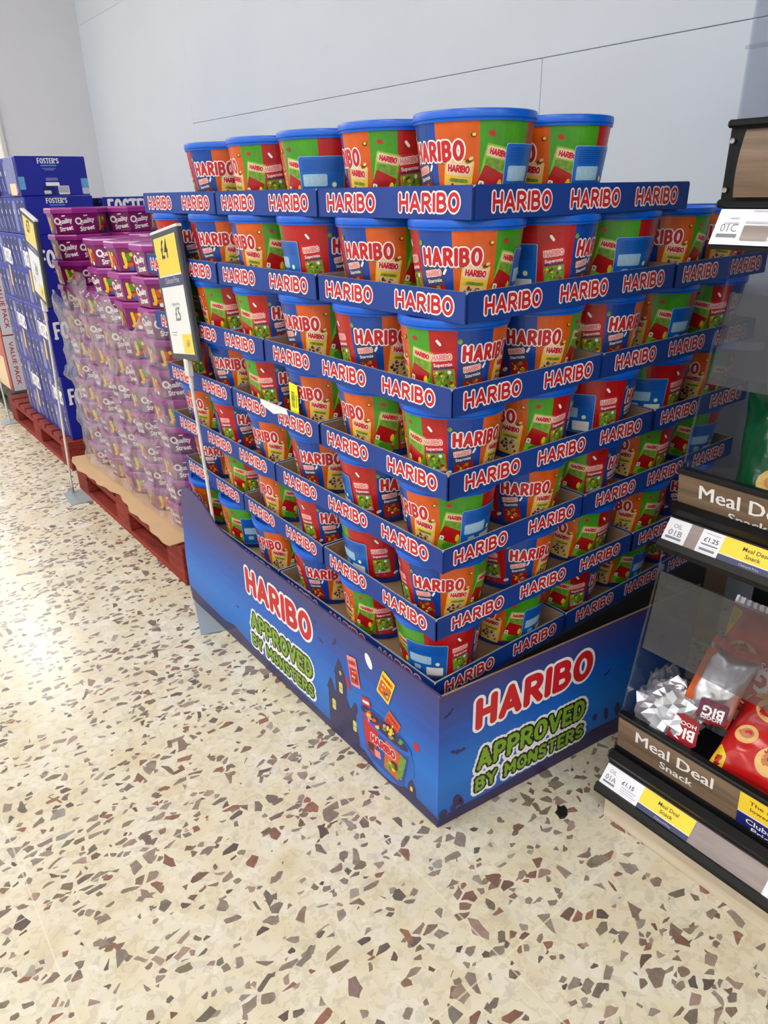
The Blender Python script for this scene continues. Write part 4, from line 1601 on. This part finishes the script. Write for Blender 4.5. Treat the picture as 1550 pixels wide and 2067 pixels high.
def level(xb, zb, xt, zt, deck, riser=None):
    # ticket rail: black channel with a lower bead and a taupe strip lying in it
    r = part('price_rail', [M['blackm']], su, extr([(xb - .012, zb - .016), (xb + .004, zb - .018), (xt + .03, zb - .018), (xt + .03, zt + .022), (xt + .012, zt + .03),
                                                    (xt - .004, zt + .022), (xt + .006, zt + .002), (xb + .003, zb), (xb - .006, zb + .004), (xb - .013, zb - .006)]))
    part('rail_strip', [M['taupe']], r, extr([(xb + .001, zb + .001), (xt + .003, zt), (xt + .0042, zt), (xb + .0022, zb + .001)], -.002, LEN))
    d = part('shelf_board', [M['blackm']], su, lambda q: q.box(xt + .02, SB, LEN, 0, deck - .018, deck))
    if riser:
        x0, z0, x1, z1 = riser
        rz = part('riser', [M['oak']], su, extr([(x0, z0), (x1, z1), (x1 + .008, z1), (x0 + .008, z0)], -.001, LEN), 'weathered oak riser')
        part('cap_strip', [M['blackm']], rz, lambda q: q.bevbox(x1 - .004, x1 + .014, LEN, .001, z1 - .002, z1 + .008, .002))
        return rz
    return None


R1 = level(.270, .108, .295, .142, .176, (.322, .166, .312, .256))
R2 = level(.366, .632, .388, .668, .668, (.408, .672, .393, .756))
part('price_rail', [M['blackm']], su, extr([(.374, 1.130), (.62, 1.126), (.62, 1.19), (.404, 1.19), (.398, 1.186), (.385, 1.138), (.374, 1.136)]))
part('shelf_board', [M['blackm']], su, lambda q: q.box(.60, SB, LEN, 0, 1.13, 1.15))


def riser_map(r, off):
    (x0, z0, x1, z1) = r
    L_ = math.hypot(x1 - x0, z1 - z0)
    nx, nz = -(z1 - z0) / L_, (x1 - x0) / L_

    def mp(a, b):        # a = distance along -Y from the left end, b = height z
        t = (b - z0) / (z1 - z0)
        return (x0 + (x1 - x0) * t + nx * off, -a, b + nz * off)
    return mp


for rz, geo_, cx, c1, c2, h1, h2 in ((R1, (.322, .166, .312, .256), .122, .2145, .188, .0265, .0165), (R2, (.408, .672, .393, .756), .122, .716, .690, .0265, .0165)):
    q = MB()
    for k_ in range(3):
        put(q, 'Meal Deal', cx + (k_ - 1) * .0009, c1 + (k_ - 1) * .0003, h1, riser_map(geo_, .0006 + .0001 * k_), 0, 0, width=.160)
        put(q, 'Snack', cx + .008 + (k_ - 1) * .0006, c2, h2, riser_map(geo_, .0006 + .0001 * k_), 0, 0, width=.068)
    ob('lettering', q.mesh('lettering', [M['white']]), rz)

# clear side screens and smoky flaps
side1 = [(.318, .268), (.374, .566), (.374, .63), (SB - .05, .63), (SB - .05, .178), (.335, .178), (.33, .268)]
part('side_screen', [M['acryl']], su, lambda q: q.prism(side1[::-1], lambda p: (p[0], -.001, p[1]), lambda p: (p[0], -.005, p[1])), 'clear acrylic end screen')
side2 = [(.403, .77), (.446, 1.072), (.446, 1.12), (SB - .05, 1.12), (SB - .05, .67), (.42, .67), (.415, .77)]
part('side_screen', [M['acryl']], su, lambda q: q.prism(side2[::-1], lambda p: (p[0], -.001, p[1]), lambda p: (p[0], -.005, p[1])), 'clear acrylic end screen')
part('front_flap', [M['smoke']], su, extr([(.349, .405), (.374, .564), (.378, .564), (.353, .405)], -.007, LEN), 'hazy acrylic front flap')
part('front_flap', [M['smoke']], su, extr([(.428, .91), (.455, 1.058), (.459, 1.058), (.432, .91)], -.007, LEN), 'hazy acrylic front flap')
# upper tray: black frame with an oak front, acrylic above
hd = part('header_frame', [M['blackm']], su, lambda q: (q.bevbox(.402, .412, LEN, .008, 1.19, 1.306, .002), q.bevbox(.395, .43, LEN, .010, 1.188, 1.200, .003), q.bevbox(.392, .43, LEN, .010, 1.297, 1.308, .003)))
q = MB()
n_ = 10
pts = [(.404 - .014 * math.sin(math.pi * (.25 + .7 * i / n_)), 1.203 + .091 * i / n_) for i in range(n_ + 1)]
q.prism((pts + [(.405, 1.294), (.405, 1.203)])[::-1], lambda p: (p[0], -.016, p[1]), lambda p: (p[0], LEN, p[1]))
ob('oak_front', q.mesh('oak_front', [M['oak']]), hd)
for z in (1.280, 1.213):
    q = MB()
    q.lathe([(0, .0), (.003, .0), (.0042, -.0012), (.004, -.003)], 14)
    o = ob('screw', q.mesh('screw', [M['steel']], True), hd, (.399, .0005, z))
    o.rotation_euler = (0, math.radians(90), 0)
part('shelf_board', [M['blackm']], su, lambda q: q.box(.43, SB, LEN, 0, 1.19, 1.205))
part('front_screen', [M['acryl']], su, lambda q: q.bevbox(.402, .406, LEN, .002, 1.308, 1.565, .001), 'clear acrylic front screen')
part('side_screen', [M['acryl']], su, lambda q: q.bevbox(.402, SB - .05, -.004, 0, 1.206, 1.575, .001), 'clear acrylic end screen')
part('screen_clip', [M['acryl']], su, lambda q: q.bevbox(.397, .404, -.2, .004, 1.396, 1.401, .001))


# tickets lying in the rails
def rail_map(xb, zb, xt, zt, off):
    L_ = math.hypot(xt - xb, zt - zb)
    nx, nz = -(zt - zb) / L_, (xt - xb) / L_

    def mp(a, b):       # a along -Y from the left end; b 0..1 up the strip
        return (xb + (xt - xb) * b + nx * off, SY0 - a, zb + (zt - zb) * b + nz * off)
    return mp, L_


RA = (.271, .109, .298, .142)
RBm = (.367, .633, .391, .668)
RC = (.3745, 1.137, .3985, 1.186)


def ticket(name, label, rail, a0, a1, parts, b0=.0, b1=1.0):
    q = MB()
    mp, L_ = rail_map(*rail, .0014)
    q.add([mp(a0, b0), mp(a1, b0), mp(a1, b1), mp(a0, b1)], [(0, 1, 2, 3)])
    mpb, _ = rail_map(*rail, .0008)
    q.add([mpb(a0, b0), mpb(a0, b1), mpb(a1, b1), mpb(a1, b0)], [(0, 1, 2, 3)])
    for k, p in enumerate(parts):
        mpk, _ = rail_map(*rail, .0018 + .0002 * k)
        if p[0] == 'rect':
            _, x0, x1, y0, y1, mi = p
            q.add([mpk(a0 + x0, y0), mpk(a0 + x1, y0), mpk(a0 + x1, y1), mpk(a0 + x0, y1)], [(0, 1, 2, 3)], mi)
        else:
            _, s, cx, cy, h, mi, bold, wd = p
            put(q, s, 0, 0, h, lambda a, b, mpk=mpk, cx=cx, cy=cy: mpk(a0 + cx + a, cy + b / L_), mi, bold, width=wd)
    o = ob(name, q.mesh(name, [M['tickw'], M['ticky'], M['navy'], M['black'], M['grey'], M['lilac'], M['taupe']]))
    return tag(o, label, 'ticket', 'shelf-edge tickets')


ticket('shelf_ticket', 'white location and price ticket at the left end of the bottom rail', RA, .002, .088, [
    ('t', 'OIL', .018, .66, .0075, 4, 0, .015), ('t', '01A', .019, .30, .0105, 4, .006, .024), ('rect', .006, .032, .14, .24, 4),
    ('t', '£1.15', .056, .50, .0078, 3, .012, .026), ('rect', .046, .078, .36, .41, 5), ('rect', .046, .074, .26, .30, 5), ('rect', .046, .08, .16, .2, 5)])
ticket('shelf_ticket', 'yellow meal deal ticket with blue foot on the bottom rail', RA, .088, .196, [
    ('rect', 0, .108, .28, 1.0, 1), ('rect', 0, .108, 0, .24, 2), ('t', 'Meal Deal', .056, .66, .0072, 3, .008, .042), ('t', 'Snack', .056, .40, .0068, 3, .008, .026),
    ('t', 'Clubcard Price', .056, .06, .0042, 5, 0, .034)])
ticket('shelf_ticket', 'white price ticket on the bottom rail at the photo edge', RA, .335, .42, [('rect', .006, .08, .3, .36, 5), ('rect', .006, .08, .5, .56, 5)])
ticket('shelf_ticket', 'white location ticket at the left end of the middle rail', RBm, .001, .044, [
    ('t', 'OIL', .021, .62, .0075, 4, 0, .016), ('t', '01B', .021, .28, .0105, 4, .006, .026), ('rect', .006, .036, .12, .22, 4)])
ticket('shelf_ticket', 'white price ticket beside the yellow one on the middle rail', RBm, .066, .106, [
    ('t', '£1.25', .021, .52, .0078, 3, .012, .026), ('rect', .008, .034, .84, .88, 5), ('rect', .006, .036, .36, .42, 4), ('rect', .006, .034, .12, .22, 4)])
ticket('shelf_ticket', 'yellow meal deal ticket with blue foot on the middle rail', RBm, .106, .214, [
    ('rect', 0, .108, .28, 1.0, 1), ('rect', 0, .108, 0, .24, 2), ('t', 'Meal Deal', .056, .66, .0072, 3, .008, .042), ('t', 'Snack', .056, .40, .0068, 3, .008, .026),
    ('t', 'Clubcard Price', .056, .06, .0042, 5, 0, .034)])
ticket('shelf_ticket', 'white location ticket with wood-grain block on the top rail', RC, .0, .088, [
    ('t', '01C', .023, .36, .0125, 4, 0, .026), ('rect', .007, .039, .2, .3, 4), ('rect', .020, .034, .72, .76, 5), ('rect', .014, .036, .58, .62, 5), ('rect', .046, .084, .6, .66, 5),
    ('rect', .046, .0865, .13, .54, 6), ('rect', .052, .087, .93, .96, 5)])
ticket('shelf_ticket', 'next white ticket along the top rail at the photo edge', RC, .0885, .16, [('rect', .004, .05, .2, .3, 5)])
# deal card on the lower riser
q = MB()
gm = (.322, .166, .312, .256)
for mi, z0, z1, off in ((0, .166, .252, .0008), (2, .166, .205, .0012), (1, .208, .252, .0012)):
    mp = riser_map(gm, off)
    q.add([mp(.251, z0), mp(.40, z0), mp(.40, z1), mp(.251, z1)], [(0, 1, 2, 3)], mi)
put(q, 'The same', .300, .234, .0085, riser_map(gm, .0016), 3, .006, width=.062)
put(q, 'lower price', .305, .219, .0085, riser_map(gm, .0016), 3, .006, width=.066)
put(q, 'Clubcard', .304, .188, .0115, riser_map(gm, .0016), 4, .014, width=.072)
put(q, 'Prices', .304, .172, .0115, riser_map(gm, .0016), 4, .014, width=.05)
tag(ob('deal_card', q.mesh('deal_card', [M['tickw'], M['ticky'], M['navy2'], M['brown'], M['white']]), None, (0, SY0, 0)), 'yellow and navy price card stuck on the lower oak riser', 'card')


# ------------------------------------------------------------------ snack packets
def bag(name, label, loc, rot, w, h, th, base, prints, seed, cat='packet', group='snack packets on the shelves', crimpmat=None):
    """pillow packet: local x width, z height, faces -y"""
    nu, nv = 26, 32

    def surf(u, v, side, off=0.0):
        x, z = (u - .5) * 2, (v - .5) * 2
        bul = max(0.0, (1 - abs(x) ** 2.4)) ** .55 * max(0.0, (1 - abs(z) ** 3.2)) ** .6
        p = Vector((x * 2.1 + seed, z * 2.4, seed * 1.3))
        wr = mnoise.noise(p * 1.3) * .35 + mnoise.noise(p * 3.1) * .14
        edge = max(0, abs(z) - .55) / .45
        wr += edge * .22 * math.sin(x * 17 + seed + 3 * mnoise.noise(p))
        y = -side * th / 2 * bul * (1 + .5 * wr)
        pinch = 1 - .07 * (1 - z * z)
        return (x * w / 2 * (pinch + .03 * mnoise.noise(p * .9)), y - side * off * 1.0, z * h / 2 + .004 * math.sin(x * 3 + seed))
    q = MB()
    q.grid(nu, nv, lambda u, v: surf(u, v, 1))
    q.grid(nu, nv, lambda u, v: surf(1 - u, v, -1))
    # crimped ends
    for s in (-1, 1):
        def cr(u, v, s=s):
            a = surf(u, 0 if s < 0 else 1, 1)
            return (a[0], a[1] + .0012 * math.sin(u * 90) * v + .0025 * math.sin(u * 11 + seed) * v, a[2] + s * v * (.016 + .0012 * (int(u * 60) % 2)))
        q.grid(60, 2, cr, 1)
    if prints:
        class Q2(MB):
            def add(s, vs, fs, mi=0):
                q.add(vs, fs, mi + 2)

        def mp(off):
            return lambda a, b: surf(a / w + .5, b / h + .5, 1, off)
        prints(Q2(), mp)
    t = thing(name, label, cat, loc, 0, group)
    t.rotation_euler = rot
    ob('bag', q.mesh('bag', [base, crimpmat or base] + [M[k] for k in ('white', 'ring', 'ringd', 'sun', 'redbag', 'black', 'gold', 'plum', 'p_orange')], True), t)
    return t


def hoops(w, h, seed, name_at=None, flip=False):
    def f(q, mp):
        rr = random.Random(seed)
        for k, (x, y, rx, ry, an) in enumerate(((-.2, .18, .17, .12, -10), (.22, -.05, .14, .12, 30), (-.05, -.26, .12, .13, 15), (.3, .3, .13, .1, 0), (-.33, -.1, .1, .09, 0), (.36, -.32, .1, .1, 0))):
            x, y, rx, ry = x * w, y * h, rx * w, ry * w
            bb = (max(-w * .48, x - rx * 1.3), min(w * .48, x + rx * 1.3), max(-h * .48, y - rx * 1.3), min(h * .48, y + rx * 1.3))
            fill(q, ell(x, y, rx, ry, an), *bb, .004, mp(.0008), 1)
            fill(q, ell(x, y + ry * .1, rx * .62, ry * .55, an), *bb, .004, mp(.0014), 2)
            fill(q, ell(x + rx * .1, y + ry * .16, rx * .36, ry * .3, an), *bb, .004, mp(.002), 4)
        fill(q, poly_sdf([(-w * .49, h * .2), (-w * .49, h * .48), (-w * .36, h * .47), (-w * .42, h * .3)]), -w * .5, -w * .3, 0, h * .49, .005, mp(.001), 3)
        fill(q, poly_sdf([(-w * .49, -h * .48), (-w * .49, -h * .25), (-w * .38, -h * .36), (-w * .36, -h * .47)]), -w * .5, -w * .3, -h * .49, 0, .005, mp(.001), 3)
        if name_at:
            x, y = name_at
            put(q, 'BIG', x * w, y * h, h * .17, mp(.0024), 0, .03, ang=180 if flip else 0, width=w * .34)
            put(q, 'HOOPS', x * w, y * h + (h * .06 if flip else -h * .11), h * .065, mp(.0024), 0, .02, ang=180 if flip else 0, width=w * .34)
    return f


ZD1 = .177
NX = (0, 0, 0)
FZ = -math.pi / 2
bag('crisp_packet', 'red hoop snack packet standing behind the lower hazy flap', (.49, -.365, .355), (math.radians(-14), 0, FZ - .1), .19, .25, .06, M['redbag'], hoops(.19, .25, 1, (.2, .12), True), 1.0, crimpmat=M['foil'])
bag('crisp_packet', 'red hoop snack packet lying in front on the bottom shelf', (.435, -.455, .292), (math.radians(-50), math.radians(4), FZ + .12), .20, .20, .06, M['redbag'], hoops(.20, .20, 2), 2.0, crimpmat=M['foil'])
bag('crisp_packet', 'red hoop snack packet at the right of the bottom shelf', (.46, -.66, .33), (math.radians(-16), 0, FZ), .2, .27, .07, M['redbag'], hoops(.2, .27, 3, (0, .1)), 3.0, crimpmat=M['foil'])


def green_print(w, h):
    def f(q, mp):
        fill(q, ell(-w * .1, -h * .2, w * .16, w * .13, 10), -w * .3, w * .1, -h * .4, 0, .004, mp(.0008), 6)
        fill(q, ell(-w * .1, -h * .19, w * .09, w * .07, 10), -w * .3, w * .1, -h * .4, 0, .004, mp(.0014), 2)
        fill(q, rbox(-w * .41, -h * .36, w * .12, h * .11, 0, .003), -w * .49, -w * .3, -h * .46, -h * .25, .004, mp(.0008), 3)
        fill(q, rbox(w * .18, h * .24, w * .62, h * .34, 0, .012), -w * .3, w * .48, 0, h * .46, .005, mp(.0008), 5)
        put(q, 'S', w * .05, h * .12, h * .17, mp(.0016), 0, .03, ang=180)
        put(q, 'S', w * .25, h * .22, h * .17, mp(.0016), 0, .03, ang=180)
    return f


bag('crisp_packet', 'dark green snack packet on the middle shelf', (.505, -.335, .79), (math.radians(-24), math.radians(-6), FZ + .18), .19, .22, .075, M['greenbag'], green_print(.19, .22), 5.0, crimpmat=M['greenbag'])
bag('crisp_packet', 'dark green snack packet leaning behind the first on the middle shelf', (.68, -.33, .80), (math.radians(-12), 0, FZ - .2), .19, .24, .07, M['greenbag'], None, 6.0, crimpmat=M['foil'])
bag('crisp_packet', 'dark green snack packet further right on the middle shelf', (.52, -.56, .80), (math.radians(-14), 0, FZ), .2, .25, .07, M['greenbag'], green_print(.2, .25), 7.0, crimpmat=M['greenbag'])


# crumpled torn foil pack and the clear wrap in the lower bin
def crumple(name, label, loc, rx, ry, rz, amp, seed, mats, cat, smooth=False, n=44, m=30, rot=(0, 0, 0)):
    q = MB()

    def f(u, v):
        th, ph = u * 2 * math.pi, (v - .5) * math.pi
        d = Vector((math.cos(ph) * math.cos(th), math.cos(ph) * math.sin(th), math.sin(ph)))
        p = d * 2.2 + Vector((seed, seed * .7, 0))
        k = 1 + amp * (abs(mnoise.noise(p)) * 1.6 - .4) + amp * .7 * (abs(mnoise.noise(p * 2.6)) * 1.4 - .3) + amp * .3 * mnoise.noise(p * 6)
        return (d.x * rx * k, d.y * ry * k, d.z * rz * k)
    q.grid(n, m, f)
    o = ob(name, q.mesh(name, mats, smooth), None, loc)
    o.rotation_euler = rot
    return tag(o, label, cat)


crumple('foil_wrapper', 'crumpled torn silver foil multipack wrapper spilling over the lower riser', (.374, -.262, .276), .052, .060, .062, .36, 3.3, [M['foil']], 'wrapper', n=24, m=16, rot=(.3, .3, .2))
t = bag('crisp_packet', 'torn hoop snack packet with silver inside and orange edge', (.420, -.325, .360), (math.radians(-20), math.radians(12), FZ + .3), .09, .125, .045, M['foil'], None, 11.0, crimpmat=M['redbag'])
q = MB()
fr_ = lambda off: (lambda a, b: (a * .85, -.031 - off - .1 * (a * a), b * .85))
fill(q, rbox(.01, -.055, .06, .046, 8, .004), -.05, .06, -.1, 0, .005, fr_(0), 0)
put(q, 'BIG', .01, -.047, .022, fr_(.0006), 1, .03, ang=188, width=.044)
put(q, 'HOOPS', .012, -.068, .008, fr_(.0006), 1, .02, ang=188, width=.044)
fill(q, poly_sdf([(-.046, -.05), (-.046, .058), (-.028, .064), (-.033, .01), (-.028, -.05)]), -.06, 0, -.09, .09, .005, lambda a, b: (a, -.012 + .18 * (a + .03), b), 2)
ob('label_patch', q.mesh('label_patch', [M['plum'], M['white'], M['p_orange']]), t)['label'] = 'dark red name patch, upside down, with orange edge'
# small upside-down name flag hanging over the riser
q = MB()
fill(q, poly_sdf([(-.026, .022), (-.008, .03), (.024, .026), (.028, -.02), (.018, -.032), (.008, -.026), (-.004, -.034), (-.016, -.026), (-.028, -.03)]), -.035, .035, -.04, .035, .003, lambda a, b: (-.0, -a, b), 0)
fill(q, poly_sdf([(-.026, .022), (-.008, .03), (.024, .026), (.028, -.02), (.018, -.032), (.008, -.026), (-.004, -.034), (-.016, -.026), (-.028, -.03)]), -.035, .035, -.04, .035, .003, lambda a, b: (.0008, -a, b), 2)
put(q, 'BIG', 0, .004, .021, lambda a, b: (-.0005, -a, b), 1, .03, ang=182, width=.042)
put(q, 'HOOPS', 0, .017, .008, lambda a, b: (-.0005, -a, b), 1, .02, ang=182, width=.042)
o = ob('wrapper_flag', q.mesh('wrapper_flag', [mat('flag_red', (150, 20, 36), .35, .05), M['white'], M['foil']]), None, (.336, -.312, .287))
o.rotation_euler = (0, math.radians(14), math.radians(4))
tag(o, 'small dark red wrapper corner hanging over the lower riser cap', 'wrapper')
crumple('clear_wrapper', 'crinkled clear plastic wrapper at the left end of the lower bin', (.40, -.225, .275), .06, .026, .075, .3, 8.1, [M['filmc']], 'wrapper', True)
# scrap on the floor
q = MB()
q.prism([(-.016, -.008), (-.004, -.013), (.012, -.011), (.022, -.004), (.015, .004), (.018, .011), (.004, .010), (-.006, .014), (-.014, .006), (-.021, .002)],
        lambda p: (p[0] * .8, p[1] * .8, .0025), lambda p: (p[0], p[1], 0))
tag(ob('floor_scrap', q.mesh('floor_scrap', [M['black']]), None, (.236, -.135, .0002), .6), 'small black scrap on the floor beside the pale kick plate', 'scrap')
